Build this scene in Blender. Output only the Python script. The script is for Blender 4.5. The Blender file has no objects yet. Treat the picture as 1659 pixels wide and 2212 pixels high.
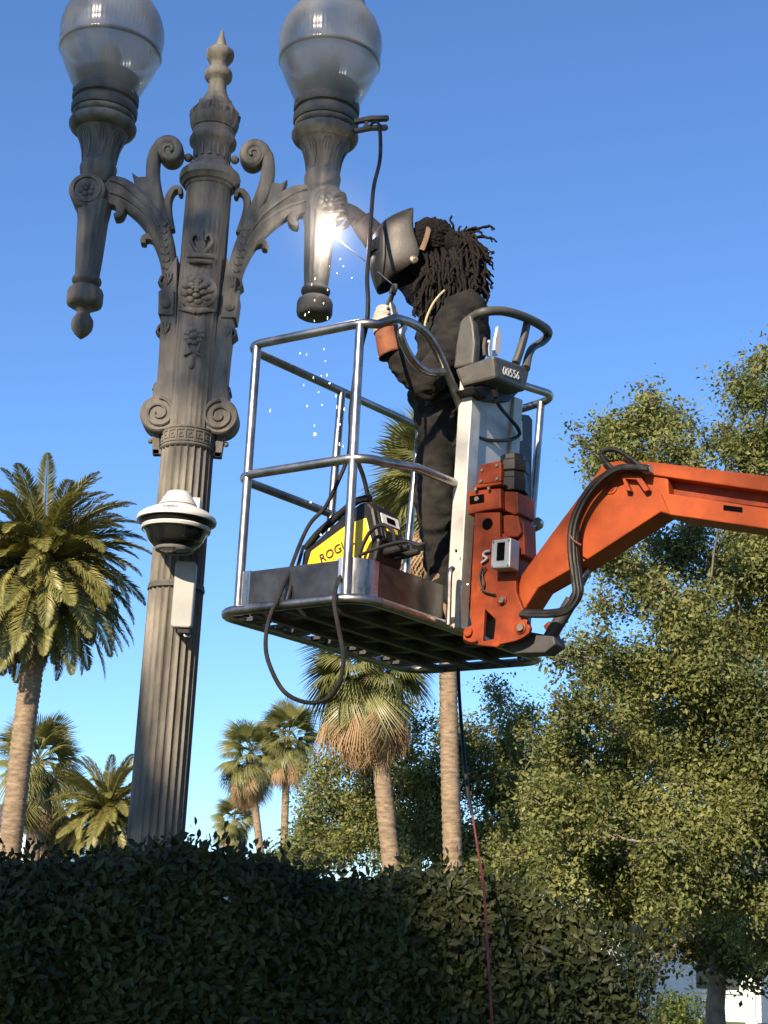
import bpy, bmesh, math, random
import numpy as np
from mathutils import Vector, Matrix, noise
R = math.radians
rnd = random.Random(7)
sc = bpy.context.scene
COL = sc.collection

# ------------------------------------------------------------------ camera
F, CX, CY, CAMH = 3316.0, 829.5, 1106.0, 1.6           # focal length and picture centre on a 1659 x 2212 grid
PITCH, ROLL = math.atan(934 / F), R(2.6)
FW = Vector((0, math.cos(PITCH), math.sin(PITCH)))
_u = Vector((0, -math.sin(PITCH), math.cos(PITCH))); _r = Vector((1, 0, 0))
RT = _r * math.cos(ROLL) + _u * math.sin(ROLL); UP = _u * math.cos(ROLL) - _r * math.sin(ROLL)
CAM = Vector((0, 0, CAMH))
cd = bpy.data.cameras.new('camera'); cam = bpy.data.objects.new('camera', cd); COL.objects.link(cam)
cd.sensor_fit = 'VERTICAL'; cd.sensor_height = 24.0; cd.lens = 24.0 * F / 2212.0
cd.clip_start = 0.05; cd.clip_end = 3000
m = Matrix.Identity(4)
for i in range(3):
    m[i][0], m[i][1], m[i][2], m[i][3] = RT[i], UP[i], -FW[i], CAM[i]
cam.matrix_world = m
sc.camera = cam

# ------------------------------------------------------------------ sky, sun, exposure
SUN_AZ, SUN_EL = R(27), R(28)                           # sun behind the camera, to its left
SDIR = Vector((-math.sin(SUN_AZ) * math.cos(SUN_EL), -math.cos(SUN_AZ) * math.cos(SUN_EL), math.sin(SUN_EL)))
world = bpy.data.worlds.new('World'); sc.world = world; world.use_nodes = True
wn = world.node_tree; bg = wn.nodes['Background']
sky = wn.nodes.new('ShaderNodeTexSky'); sky.sky_type = 'NISHITA'; sky.sun_disc = False
sky.sun_elevation = SUN_EL; sky.sun_rotation = math.atan2(SDIR.x, SDIR.y)
sky.air_density = 1.0; sky.dust_density = 0.3; sky.ozone_density = 6.0; sky.altitude = 0
tint = wn.nodes.new('ShaderNodeMix'); tint.data_type = 'RGBA'; tint.blend_type = 'MULTIPLY'; tint.inputs[0].default_value = 1.0
tint.inputs[7].default_value = (.78, .88, 1.0, 1)
wn.links.new(sky.outputs[0], tint.inputs[6]); wn.links.new(tint.outputs[2], bg.inputs[0]); bg.inputs[1].default_value = 0.106
sl = bpy.data.lights.new('sun', 'SUN'); so = bpy.data.objects.new('sun', sl); COL.objects.link(so)
sl.energy = 5.0; sl.angle = R(0.5); sl.color = (1.0, 0.82, 0.60)
so.rotation_euler = SDIR.to_track_quat('Z', 'Y').to_euler(); so.location = (-20, -20, 30)
sc.view_settings.view_transform = 'Standard'; sc.view_settings.look = 'None'
sc.view_settings.exposure = 1.03; sc.view_settings.gamma = 1.0
sc.view_settings.use_curve_mapping = False
sc.cycles.max_bounces = 8; sc.cycles.transparent_max_bounces = 12

# ------------------------------------------------------------------ helpers
def ray(x, y): return FW + RT * ((x - CX) / F) - UP * ((y - CY) / F)
def at(x, y, Y):
    d = ray(x, y); return CAM + d * (Y / d.y)
def onplane(x, y, p0, n):
    d = ray(x, y); return CAM + d * ((p0 - CAM).dot(n) / d.dot(n))
def depth(p): return (p - CAM).dot(FW)
def spline(pts, k=6, closed=False):
    pts = [Vector(p) for p in pts]; out = []; n = len(pts)
    rng = range(n if closed else n - 1)
    for i in rng:
        g = (lambda j: pts[j % n]) if closed else (lambda j: pts[min(max(j, 0), n - 1)])
        a, b, c, d = g(i - 1), g(i), g(i + 1), g(i + 2)
        for s in range(k):
            t = s / k
            out.append(0.5 * ((2 * b) + (c - a) * t + (2 * a - 5 * b + 4 * c - d) * t * t + (3 * b - a - 3 * c + d) * t ** 3))
    if not closed: out.append(pts[-1])
    return out
def lerps(vals, n):
    m_ = len(vals) - 1; out = []
    for i in range(n):
        t = i / max(1, n - 1) * m_; j = min(int(t), m_ - 1); f = t - j
        out.append(vals[j] * (1 - f) + vals[j + 1] * f)
    return out

class MB:
    def __init__(s): s.v = []; s.f = []
    def add(s, vs, fs):
        o = len(s.v); s.v += [tuple(v) for v in vs]; s.f += [tuple(i + o for i in f) for f in fs]; return s
    def box(s, c, hx, hy, hz, ax=None):
        ax = ax or (Vector((1, 0, 0)), Vector((0, 1, 0)), Vector((0, 0, 1))); c = Vector(c)
        vs = [c + ax[0] * (a * hx) + ax[1] * (b * hy) + ax[2] * (d * hz) for a in (-1, 1) for b in (-1, 1) for d in (-1, 1)]
        return s.add(vs, [(0, 1, 3, 2), (4, 6, 7, 5), (0, 4, 5, 1), (2, 3, 7, 6), (0, 2, 6, 4), (1, 5, 7, 3)])
    def tube(s, pts, r, n=10, caps=True):
        pts = [Vector(p) for p in pts]; k = len(pts)
        rr = r if isinstance(r, (list, tuple)) else [r] * k
        if len(rr) != k: rr = lerps(list(rr), k)
        t0 = (pts[1] - pts[0]).normalized()
        nrm = t0.orthogonal().normalized(); vs = []; fs = []; prev = t0
        for i in range(k):
            t = (pts[min(i + 1, k - 1)] - pts[max(i - 1, 0)])
            t = t.normalized() if t.length > 1e-9 else prev
            q = prev.rotation_difference(t); nrm = q @ nrm; nrm = (nrm - t * nrm.dot(t)).normalized(); prev = t
            b = t.cross(nrm)
            for j in range(n):
                a = 2 * math.pi * j / n
                vs.append(pts[i] + (nrm * math.cos(a) + b * math.sin(a)) * rr[i])
        for i in range(k - 1):
            for j in range(n):
                a, b_ = i * n + j, i * n + (j + 1) % n
                fs.append((a, b_, b_ + n, a + n))
        if caps:
            fs.append(tuple(reversed(range(n)))); fs.append(tuple(range((k - 1) * n, k * n)))
        return s.add(vs, fs)
    def ribbon(s, pts, w, th, axis, n=12, e=0.6):
        # swept bar: width w across the path (list), thickness th along axis (list), soft-cornered section
        pts = [Vector(p) for p in pts]; k = len(pts); axis = Vector(axis).normalized()
        w = lerps(w, k) if isinstance(w, (list, tuple)) else [w] * k
        th = lerps(th, k) if isinstance(th, (list, tuple)) else [th] * k
        vs = []; fs = []
        for i in range(k):
            t = (pts[min(i + 1, k - 1)] - pts[max(i - 1, 0)]).normalized()
            a = axis.cross(t).normalized()
            for j in range(n):
                q = 2 * math.pi * (j + .5) / n; c, d = math.cos(q), math.sin(q)
                c = math.copysign(abs(c) ** e, c); d = math.copysign(abs(d) ** e, d)
                vs.append(pts[i] + a * (c * w[i] / 2) + axis * (d * th[i] / 2))
        for i in range(k - 1):
            for j in range(n):
                a, b = i * n + j, i * n + (j + 1) % n
                fs.append((a, b, b + n, a + n))
        fs.append(tuple(reversed(range(n)))); fs.append(tuple(range((k - 1) * n, k * n)))
        return s.add(vs, fs)
    def lathe(s, prof, c, n=32, axis=None, mod=None, caps=True):
        # prof: (r, h) pairs along axis from point c; mod(angle, h) scales r
        c = Vector(c); az = Vector(axis or (0, 0, 1)).normalized(); ax = az.orthogonal().normalized()
        if abs(az.z) > .99: ax = Vector((1, 0, 0))
        ay = az.cross(ax); vs = []; fs = []
        for (r, h) in prof:
            for j in range(n):
                a = 2 * math.pi * j / n; q = r * (mod(a, h) if mod else 1)
                vs.append(c + ax * (q * math.cos(a)) + ay * (q * math.sin(a)) + az * h)
        for i in range(len(prof) - 1):
            for j in range(n):
                a, b = i * n + j, i * n + (j + 1) % n
                fs.append((a, b, b + n, a + n))
        if caps:
            fs.append(tuple(reversed(range(n)))); fs.append(tuple(range((len(prof) - 1) * n, len(prof) * n)))
        return s.add(vs, fs)
    def prism(s, poly, ext):
        poly = [Vector(p) for p in poly]; ext = Vector(ext); n = len(poly)
        return s.add(poly + [p + ext for p in poly],
                     [tuple(range(n)), tuple(reversed(range(n, 2 * n)))] + [(i, i + n, (i + 1) % n + n, (i + 1) % n) for i in range(n)])
    def ball(s, c, rx, ry=None, rz=None, n=12, ax=None):
        ry = ry or rx; rz = rz or rx; c = Vector(c)
        ax = ax or (Vector((1, 0, 0)), Vector((0, 1, 0)), Vector((0, 0, 1)))
        m_ = max(4, n // 2 + 1); vs = [c - ax[2] * rz]; fs = []
        for i in range(1, m_):
            p = -math.pi / 2 + math.pi * i / m_
            for j in range(n):
                a = 2 * math.pi * j / n
                vs.append(c + ax[0] * (rx * math.cos(p) * math.cos(a)) + ax[1] * (ry * math.cos(p) * math.sin(a)) + ax[2] * (rz * math.sin(p)))
        vs.append(c + ax[2] * rz); top = len(vs) - 1
        for j in range(n):
            fs.append((0, 1 + (j + 1) % n, 1 + j)); fs.append((top, top - n + j, top - n + (j + 1) % n))
        for i in range(m_ - 2):
            for j in range(n):
                a = 1 + i * n + j; b = 1 + i * n + (j + 1) % n
                fs.append((a, b, b + n, a + n))
        return s.add(vs, fs)
    def build(s, name, mt, parent=None, smooth=False, bevel=0, fix=True, angle=40):
        me = bpy.data.meshes.new(name); me.from_pydata(s.v, [], s.f)
        if fix:
            bm = bmesh.new(); bm.from_mesh(me); bmesh.ops.recalc_face_normals(bm, faces=bm.faces); bm.to_mesh(me); bm.free()
        return finish(name, me, mt, parent, smooth, bevel, angle)

def finish(name, me, mt, parent=None, smooth=False, bevel=0, angle=40):
    if mt: me.materials.append(mt)
    o = bpy.data.objects.new(name, me); COL.objects.link(o)
    if smooth:
        me.polygons.foreach_set('use_smooth', [True] * len(me.polygons))
        me.set_sharp_from_angle(angle=R(angle))
    if bevel:
        b = o.modifiers.new('bevel', 'BEVEL'); b.width = bevel; b.segments = 2; b.limit_method = 'ANGLE'; b.angle_limit = R(40)
        b.harden_normals = False
    if parent:
        o.parent = parent
        if parent.type == 'EMPTY': o.location = -parent.location
    return o
def tag(o, label, cat, group=None, kind=None):
    o['label'] = label; o['category'] = cat
    if group: o['group'] = group
    if kind: o['kind'] = kind
    return o
def thing(name, loc, label, cat, group=None):
    o = bpy.data.objects.new(name, None); o.location = loc; o.empty_display_size = .2; COL.objects.link(o)
    return tag(o, label, cat, group)

# ------------------------------------------------------------------ materials
def mat(name, c1, c2=None, rough=.6, metal=0, scale=8, bump=0, bscale=None, detail=6, spec=.5, ramp=(.35, .65), coat=0, island=None, stretch=None, c3=None):
    mt = bpy.data.materials.new(name); mt.use_nodes = True; nt = mt.node_tree; b = nt.nodes['Principled BSDF']
    b.inputs['Roughness'].default_value = rough; b.inputs['Metallic'].default_value = metal
    b.inputs['Specular IOR Level'].default_value = spec; b.inputs['Coat Weight'].default_value = coat
    L = nt.links.new
    co = nt.nodes.new('ShaderNodeTexCoord'); src = co.outputs['Object']
    if stretch:
        mp = nt.nodes.new('ShaderNodeMapping'); mp.inputs['Scale'].default_value = stretch; L(src, mp.inputs[0]); src = mp.outputs[0]
    if c2:
        nz = nt.nodes.new('ShaderNodeTexNoise'); nz.inputs['Scale'].default_value = scale; nz.inputs['Detail'].default_value = detail
        nz.inputs['Roughness'].default_value = .65; L(src, nz.inputs['Vector'])
        rp = nt.nodes.new('ShaderNodeValToRGB'); rp.color_ramp.elements[0].position = ramp[0]; rp.color_ramp.elements[1].position = ramp[1]
        rp.color_ramp.elements[0].color = (*c1, 1); rp.color_ramp.elements[1].color = (*c2, 1)
        if c3:
            e = rp.color_ramp.elements.new(min(.95, ramp[1] + .12)); e.color = (*c3, 1)
        L(nz.outputs[0], rp.inputs[0]); col = rp.outputs[0]
        mr = nt.nodes.new('ShaderNodeMapRange'); mr.inputs['To Min'].default_value = max(.02, rough - .12); mr.inputs['To Max'].default_value = min(1, rough + .15)
        L(nz.outputs[0], mr.inputs[0]); L(mr.outputs[0], b.inputs['Roughness'])
        L(col, b.inputs['Base Color'])
    else: b.inputs['Base Color'].default_value = (*c1, 1)
    if bump:
        n2 = nt.nodes.new('ShaderNodeTexNoise'); n2.inputs['Scale'].default_value = bscale or scale * 4; n2.inputs['Detail'].default_value = 5
        L(src, n2.inputs['Vector'])
        bp = nt.nodes.new('ShaderNodeBump'); bp.inputs['Strength'].default_value = bump; bp.inputs['Distance'].default_value = .01
        L(n2.outputs[0], bp.inputs['Height']); L(bp.outputs[0], b.inputs['Normal'])
    return mt
def leafmat(name, cols, rough=.42, trans=.3, spec=.5, clump=1.1):
    # leaf: colour varies leaf by leaf; clump tones paint in light and dark; light shines through
    mt = bpy.data.materials.new(name); mt.use_nodes = True; nt = mt.node_tree; b = nt.nodes['Principled BSDF']; L = nt.links.new
    g = nt.nodes.new('ShaderNodeNewGeometry'); rp = nt.nodes.new('ShaderNodeValToRGB'); els = rp.color_ramp.elements
    for i, c in enumerate(cols):
        p = i / (len(cols) - 1)
        e = els[0] if i == 0 else (els[1] if i == len(cols) - 1 else els.new(p))
        e.position = p; e.color = (*c, 1)
    tcl = nt.nodes.new('ShaderNodeTexCoord'); nzl = nt.nodes.new('ShaderNodeTexNoise'); nzl.inputs['Scale'].default_value = clump; nzl.inputs['Detail'].default_value = 2
    L(tcl.outputs['Object'], nzl.inputs['Vector']); mrl = nt.nodes.new('ShaderNodeMapRange'); mrl.inputs['From Min'].default_value = .3; mrl.inputs['From Max'].default_value = .7; L(nzl.outputs[0], mrl.inputs[0])
    mxl = nt.nodes.new('ShaderNodeMix'); mxl.inputs[0].default_value = .45; L(g.outputs['Random Per Island'], mxl.inputs[2]); L(mrl.outputs[0], mxl.inputs[3])
    L(mxl.outputs[0], rp.inputs[0]); L(rp.outputs[0], b.inputs['Base Color'])
    b.inputs['Roughness'].default_value = rough; b.inputs['Specular IOR Level'].default_value = spec
    tr = nt.nodes.new('ShaderNodeBsdfTranslucent'); hs = nt.nodes.new('ShaderNodeHueSaturation'); hs.inputs['Value'].default_value = 1.3; hs.inputs['Saturation'].default_value = 1.15
    L(rp.outputs[0], hs.inputs['Color']); L(hs.outputs[0], tr.inputs[0])
    mx = nt.nodes.new('ShaderNodeMixShader'); mx.inputs[0].default_value = trans
    L(b.outputs[0], mx.inputs[1]); L(tr.outputs[0], mx.inputs[2]); L(mx.outputs[0], nt.nodes['Material Output'].inputs[0])
    return mt

M = {}
M['stone'] = mat('cast_metal_paint', (.10, .092, .080), (.21, .192, .160), rough=.72, scale=9, bump=.35, bscale=60, c3=(.29, .265, .22), stretch=(1, 1, .35))
nt_ = M['stone'].node_tree; pb = nt_.nodes['Principled BSDF']; base_link = pb.inputs['Base Color'].links[0].from_socket
tc2 = nt_.nodes.new('ShaderNodeTexCoord'); mp2 = nt_.nodes.new('ShaderNodeMapping'); mp2.inputs['Scale'].default_value = (22, 22, 1.6); nt_.links.new(tc2.outputs['Object'], mp2.inputs[0])
st2 = nt_.nodes.new('ShaderNodeTexNoise'); st2.inputs['Scale'].default_value = 1.0; st2.inputs['Detail'].default_value = 4; nt_.links.new(mp2.outputs[0], st2.inputs['Vector'])
rp2 = nt_.nodes.new('ShaderNodeValToRGB'); rp2.color_ramp.elements[0].position = .34; rp2.color_ramp.elements[0].color = (.58, .56, .55, 1); rp2.color_ramp.elements[1].position = .56; rp2.color_ramp.elements[1].color = (1, 1, 1, 1); nt_.links.new(st2.outputs[0], rp2.inputs[0])
mx2 = nt_.nodes.new('ShaderNodeMix'); mx2.data_type = 'RGBA'; mx2.blend_type = 'MULTIPLY'; mx2.inputs[0].default_value = 1; nt_.links.new(base_link, mx2.inputs[6]); nt_.links.new(rp2.outputs[0], mx2.inputs[7]); nt_.links.new(mx2.outputs[2], pb.inputs['Base Color'])
M['stone_dark'] = mat('weathered_collar', (.05, .047, .043), (.10, .092, .08), rough=.7, scale=14, bump=.2, bscale=70)
M['steel'] = mat('galvanised_tube', (.20, .20, .20), (.44, .435, .42), rough=.36, metal=1, scale=7, detail=10, bump=.012, bscale=60)
M['steel_bright'] = mat('brushed_aluminium', (.38, .38, .37), (.55, .545, .53), rough=.28, metal=1, scale=12, bump=.02, stretch=(6, 6, 1))
M['mast'] = mat('aluminium_mast', (.40, .385, .35), (.58, .555, .50), rough=.5, metal=.25, scale=10, bump=.05)
M['darkplate'] = mat('dark_toe_board', (.07, .07, .072), (.12, .118, .115), rough=.33, metal=.85, scale=9, bump=.05)
M['under'] = mat('dark_floor_steel', (.05, .05, .052), (.09, .088, .085), rough=.6, metal=.4, scale=10)
M['orange'] = mat('orange_paint', (.20, .036, .009), (.33, .060, .012), rough=.5, scale=3.5, detail=10, bump=.04, bscale=40, spec=.22, c3=(.35, .075, .02), ramp=(.30, .52))
M['orange_dull'] = mat('dull_orange_paint', (.13, .022, .007), (.28, .046, .010), rough=.55, spec=.25, detail=10, scale=9, bump=.06, bscale=40, c3=(.36, .09, .035))  # darker and duller than the plain orange paint
M['black'] = mat('black_rubber', (.009, .009, .009), (.020, .019, .018), rough=.5, scale=20, spec=.3)
M['blackplastic'] = mat('black_plastic', (.007, .007, .008), (.014, .014, .014), rough=.45, scale=10, spec=.25)
M['greyplastic'] = mat('grey_plastic', (.045, .045, .041), (.070, .068, .061), rough=.55, scale=20, bump=.08, bscale=250)
M['yellow'] = mat('yellow_case', (.72, .46, .012), (.80, .53, .02), rough=.4, scale=6)
M['white'] = mat('white_plastic', (.44, .44, .435), (.56, .555, .54), rough=.4, scale=6)
M['flat_black'] = mat('hole_and_screen_black', (.004, .004, .004), rough=1, spec=0)  # flat black: paints the shade in holes and slots, also colours the screen
M['apbox'] = mat('pale_grey_plastic', (.26, .27, .265), (.33, .335, .325), rough=.5, scale=6)
M['greybox'] = mat('grey_box_paint', (.30, .32, .34), (.38, .39, .40), rough=.45, scale=10, metal=.3)
M['darkglass'] = mat('smoked_dome', (.012, .012, .014), rough=.06, spec=.6, coat=.5)
M['brass'] = mat('worn_metal', (.16, .13, .09), (.30, .26, .20), rough=.45, metal=.7, scale=40)
M['cloth'] = mat('black_cotton', (.009, .0085, .0085), (.024, .0225, .022), rough=.92, scale=11, detail=9, bump=.35, bscale=120, spec=.2)
M['trousers'] = mat('faded_black_denim', (.010, .0095, .009), (.030, .027, .023), rough=.9, scale=9, detail=9, bump=.35, bscale=160, spec=.2)
M['helmet'] = mat('welding_hood_shell', (.017, .0145, .012), (.036, .030, .024), rough=.48, scale=14, bump=.06, bscale=80)
M['hair'] = mat('dark_hair', (.007, .006, .006), (.020, .016, .014), rough=.8, scale=60, bump=.6, bscale=200, spec=.15)
M['leather'] = mat('orange_leather', (.13, .042, .016), (.24, .078, .028), rough=.75, scale=18, bump=.3, bscale=70)
M['leather_pale'] = mat('pale_work_leather', (.26, .235, .205), (.46, .42, .37), rough=.8, scale=22, bump=.3, bscale=80)
M['leather_brown'] = mat('sooty_brown_leather', (.016, .010, .007), (.042, .024, .016), rough=.75, scale=16, bump=.4, bscale=60)
M['boot'] = mat('tan_boot_leather', (.17, .10, .06), (.27, .17, .105), rough=.75, scale=16, bump=.2)
M['zip'] = mat('pale_cord', (.42, .37, .22), rough=.7)
M['redcord'] = mat('red_cord', (.09, .014, .010), (.13, .022, .015), rough=.55, scale=20)
M['print'] = mat('white_print', (.7, .7, .66), rough=.6)
M['darkprint'] = mat('dark_print', (.02, .018, .015), rough=.6)
M['greyprint'] = mat('grey_print', (.16, .16, .17), rough=.6)
M['palm_trunk'] = mat('palm_bark', (.12, .085, .055), (.29, .215, .14), rough=.9, scale=5, detail=10, bump=1.0, bscale=14, stretch=(1, 1, 3.5), c3=(.39, .30, .20))
M['bark'] = mat('oak_bark', (.10, .085, .065), (.22, .19, .15), rough=.9, scale=9, bump=.6, bscale=20)
M['grass'] = mat('lawn', (.035, .06, .012), (.075, .10, .022), rough=.9, scale=3, bump=.5, bscale=40)
M['siding'] = mat('white_siding', (.66, .65, .62), (.74, .73, .70), rough=.6, scale=3)
M['plaster'] = mat('white_stucco', (.70, .68, .63), (.78, .76, .71), rough=.8, scale=2)
M['roof'] = mat('grey_shingle', (.07, .07, .075), (.12, .12, .125), rough=.9, scale=12)
M['window'] = mat('window_glass', (.03, .035, .04), rough=.08, spec=.8)
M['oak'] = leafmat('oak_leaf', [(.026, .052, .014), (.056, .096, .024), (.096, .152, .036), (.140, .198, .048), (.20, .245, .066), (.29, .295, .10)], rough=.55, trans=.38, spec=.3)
M['oak_dark'] = leafmat('shade_dark_oak_leaf', [(.028, .042, .012), (.048, .066, .016), (.075, .088, .020), (.10, .105, .028)], rough=.55, trans=.25, spec=.3)  # darker oak leaf; the small tree's shade is put into its colour
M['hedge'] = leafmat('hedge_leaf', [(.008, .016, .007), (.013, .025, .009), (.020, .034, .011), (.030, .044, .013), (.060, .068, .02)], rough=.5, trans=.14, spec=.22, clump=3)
M['shrub'] = leafmat('shrub_leaf', [(.10, .13, .02), (.16, .18, .03), (.07, .10, .02)], rough=.5, trans=.3)
M['date'] = leafmat('date_frond', [(.11, .125, .034), (.175, .185, .050), (.24, .235, .068), (.31, .275, .09)], rough=.42, trans=.2)
M['date_dry'] = leafmat('dry_date_frond', [(.16, .11, .055), (.24, .165, .085), (.11, .09, .04)], rough=.7, trans=.15)
M['fan'] = leafmat('fan_palm_leaf', [(.09, .115, .034), (.14, .165, .050), (.20, .21, .068), (.26, .24, .09)], rough=.42, trans=.2)
M['fan_dry'] = leafmat('dry_fan_leaf', [(.27, .165, .075), (.40, .26, .125), (.20, .125, .06), (.36, .25, .14)], rough=.75, trans=.15)
M['stem'] = mat('palm_stem', (.16, .12, .04), (.26, .17, .06), rough=.6, scale=8)

def glow(name, col, strength):
    mt = bpy.data.materials.new(name); mt.use_nodes = True; nt = mt.node_tree; b = nt.nodes['Principled BSDF']
    b.inputs['Base Color'].default_value = (*col, 1); b.inputs['Emission Color'].default_value = (*col, 1); b.inputs['Emission Strength'].default_value = strength
    return mt
M['arc'] = glow('arc_light', (1, .97, .95), 60)
M['spark'] = glow('spark_light', (1, .82, .66), 4)
# frosted ribbed globe: part clear, part milky, glossy skin
mt = bpy.data.materials.new('frosted_globe'); mt.use_nodes = True; nt = mt.node_tree; L = nt.links.new; nt.nodes.remove(nt.nodes['Principled BSDF'])
tp = nt.nodes.new('ShaderNodeBsdfTransparent'); tp.inputs[0].default_value = (.74, .78, .80, 1)
df = nt.nodes.new('ShaderNodeBsdfDiffuse'); df.inputs[0].default_value = (.46, .46, .45, 1)
tl = nt.nodes.new('ShaderNodeBsdfTranslucent'); tl.inputs[0].default_value = (.52, .53, .53, 1)
gl = nt.nodes.new('ShaderNodeBsdfGlossy'); gl.inputs['Roughness'].default_value = .22; gl.inputs[0].default_value = (.9, .9, .9, 1)
m1 = nt.nodes.new('ShaderNodeMixShader'); m1.inputs[0].default_value = .6; L(df.outputs[0], m1.inputs[1]); L(tl.outputs[0], m1.inputs[2])
nz = nt.nodes.new('ShaderNodeTexNoise'); nz.inputs['Scale'].default_value = 7; tcn = nt.nodes.new('ShaderNodeTexCoord'); L(tcn.outputs['Object'], nz.inputs['Vector'])
mr = nt.nodes.new('ShaderNodeMapRange'); mr.inputs['To Min'].default_value = .60; mr.inputs['To Max'].default_value = .76; L(nz.outputs[0], mr.inputs[0])
m2 = nt.nodes.new('ShaderNodeMixShader'); L(mr.outputs[0], m2.inputs[0]); L(tp.outputs[0], m2.inputs[1]); L(m1.outputs[0], m2.inputs[2])
fr = nt.nodes.new('ShaderNodeFresnel'); fr.inputs[0].default_value = 1.4
m3 = nt.nodes.new('ShaderNodeMixShader'); L(fr.outputs[0], m3.inputs[0]); L(m2.outputs[0], m3.inputs[1]); L(gl.outputs[0], m3.inputs[2]); L(m3.outputs[0], nt.nodes['Material Output'].inputs[0])
M['globe'] = mt

def text_mesh(body, size, xform, depth_=.0008):
    cu = bpy.data.curves.new('lettering', 'FONT'); cu.body = body; cu.size = size; cu.extrude = depth_; cu.align_x = 'CENTER'; cu.align_y = 'CENTER'; cu.resolution_u = 3
    o = bpy.data.objects.new('lettering', cu); COL.objects.link(o)
    dg = bpy.context.evaluated_depsgraph_get(); me = bpy.data.meshes.new_from_object(o.evaluated_get(dg))
    bpy.data.objects.remove(o); bpy.data.curves.remove(cu)
    for v in me.vertices: v.co = xform(v.co.copy())
    me.name = 'lettering'; me.materials.clear()
    return me

# ------------------------------------------------------------------ ground
g = MB(); g.add([(-900, -300, 0), (900, -300, 0), (900, 2000, 0), (-900, 2000, 0)], [(0, 1, 2, 3)])
o = g.build('ground', M['grass']); o['kind'] = 'structure'

# ------------------------------------------------------------------ leaves and trees
def leaf_arrays(P, N, size, rs, shape='diamond'):
    """one small folded leaf at every point P facing N; returns verts, faces (numpy)"""
    n = len(P); N = N / (np.linalg.norm(N, axis=1, keepdims=True) + 1e-9)
    a = rs.normal(size=(n, 3)); T = a - N * np.sum(a * N, axis=1, keepdims=True); T /= np.linalg.norm(T, axis=1, keepdims=True) + 1e-9
    B = np.cross(N, T); s = (size * rs.uniform(.5, 1.35, n))[:, None]
    if shape == 'diamond':
        vs = np.stack([P - T * s * .5, P + B * s * .26 + N * s * .06, P + T * s * .5, P - B * s * .26 + N * s * .06], 1).reshape(-1, 3)
        i = np.arange(n)[:, None] * 4
        fs = np.concatenate([i + np.array([0, 1, 2]), i + np.array([0, 2, 3])], 1).reshape(-1, 3)
    else:
        vs = np.stack([P - T * s * .5, P - T * s * .12 + B * s * .24 + N * s * .07, P + T * s * .22 + B * s * .2 + N * s * .05, P + T * s * .55 - N * s * .06,
                       P + T * s * .22 - B * s * .2 + N * s * .05, P - T * s * .12 - B * s * .24 + N * s * .07], 1).reshape(-1, 3)
        i = np.arange(n)[:, None] * 6
        fs = np.concatenate([i + np.array([0, 1, 2]), i + np.array([0, 2, 3]), i + np.array([0, 3, 4]), i + np.array([0, 4, 5])], 1).reshape(-1, 3)
    return vs, fs
def np_mesh(name, vs, fs):
    me = bpy.data.meshes.new(name); me.vertices.add(len(vs)); me.vertices.foreach_set('co', vs.astype(np.float32).ravel())
    k = fs.shape[1]; me.loops.add(fs.size); me.loops.foreach_set('vertex_index', fs.astype(np.int32).ravel())
    me.polygons.add(len(fs)); me.polygons.foreach_set('loop_start', np.arange(0, fs.size, k, dtype=np.int32)); me.polygons.foreach_set('loop_total', np.full(len(fs), k, dtype=np.int32))
    me.update(calc_edges=True); return me
def blob_leaves(blobs, clusters_per_m2, per, spread, size, rs):
    Ps = []; Ns = []; tw = []
    for (c, r, dens) in blobs:
        k = max(4, int(clusters_per_m2 * dens * 4 * math.pi * r * r))
        d = rs.normal(size=(k, 3)); d /= np.linalg.norm(d, axis=1, keepdims=True)
        rad = r * (rs.uniform(.3, 1.12, k) ** .6)[:, None]
        cc = np.array(c) + d * rad * np.array([1, 1, .82])
        tw.append(cc)
        sd = d * .7 + rs.normal(size=(k, 3)) * .6 + np.array([0, 0, -.15]); sd /= np.linalg.norm(sd, axis=1, keepdims=True)
        ln = np.repeat(rs.uniform(.7, 1.7, k), per)[:, None]
        q = np.repeat(cc, per, axis=0) + np.repeat(sd, per, axis=0) * (rs.uniform(-1, 1, (k * per, 1)) * spread * 1.6) * ln + rs.normal(size=(k * per, 3)) * spread * .5
        cn = d * .75 + rs.normal(size=(k, 3)) * .45 + np.array([0, 0, .45]); cn /= np.linalg.norm(cn, axis=1, keepdims=True)
        nn = np.repeat(cn, per, axis=0) + rs.normal(size=(k * per, 3)) * .42
        Ps.append(q); Ns.append(nn)
    return np.concatenate(Ps), np.concatenate(Ns), tw
def limb(mb, a, b, r0, r1, wob, rr, n=7, seg=7, sag=0):
    a = Vector(a); b = Vector(b); pts = []; bow = Vector((rr.uniform(-1, 1), rr.uniform(-1, 1), rr.uniform(-.5, .7))) * .4
    for i in range(seg + 1):
        t = i / seg; p = a.lerp(b, t)
        w = wob * math.sin(math.pi * t)
        p += (bow * w + Vector((rr.uniform(-1, 1), rr.uniform(-1, 1), rr.uniform(-.6, .6))) * w * .10) + Vector((0, 0, sag * math.sin(math.pi * t)))
        pts.append(p)
    mb.tube(pts, lerps([r0, r1], seg + 1), n=n); return pts
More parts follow.
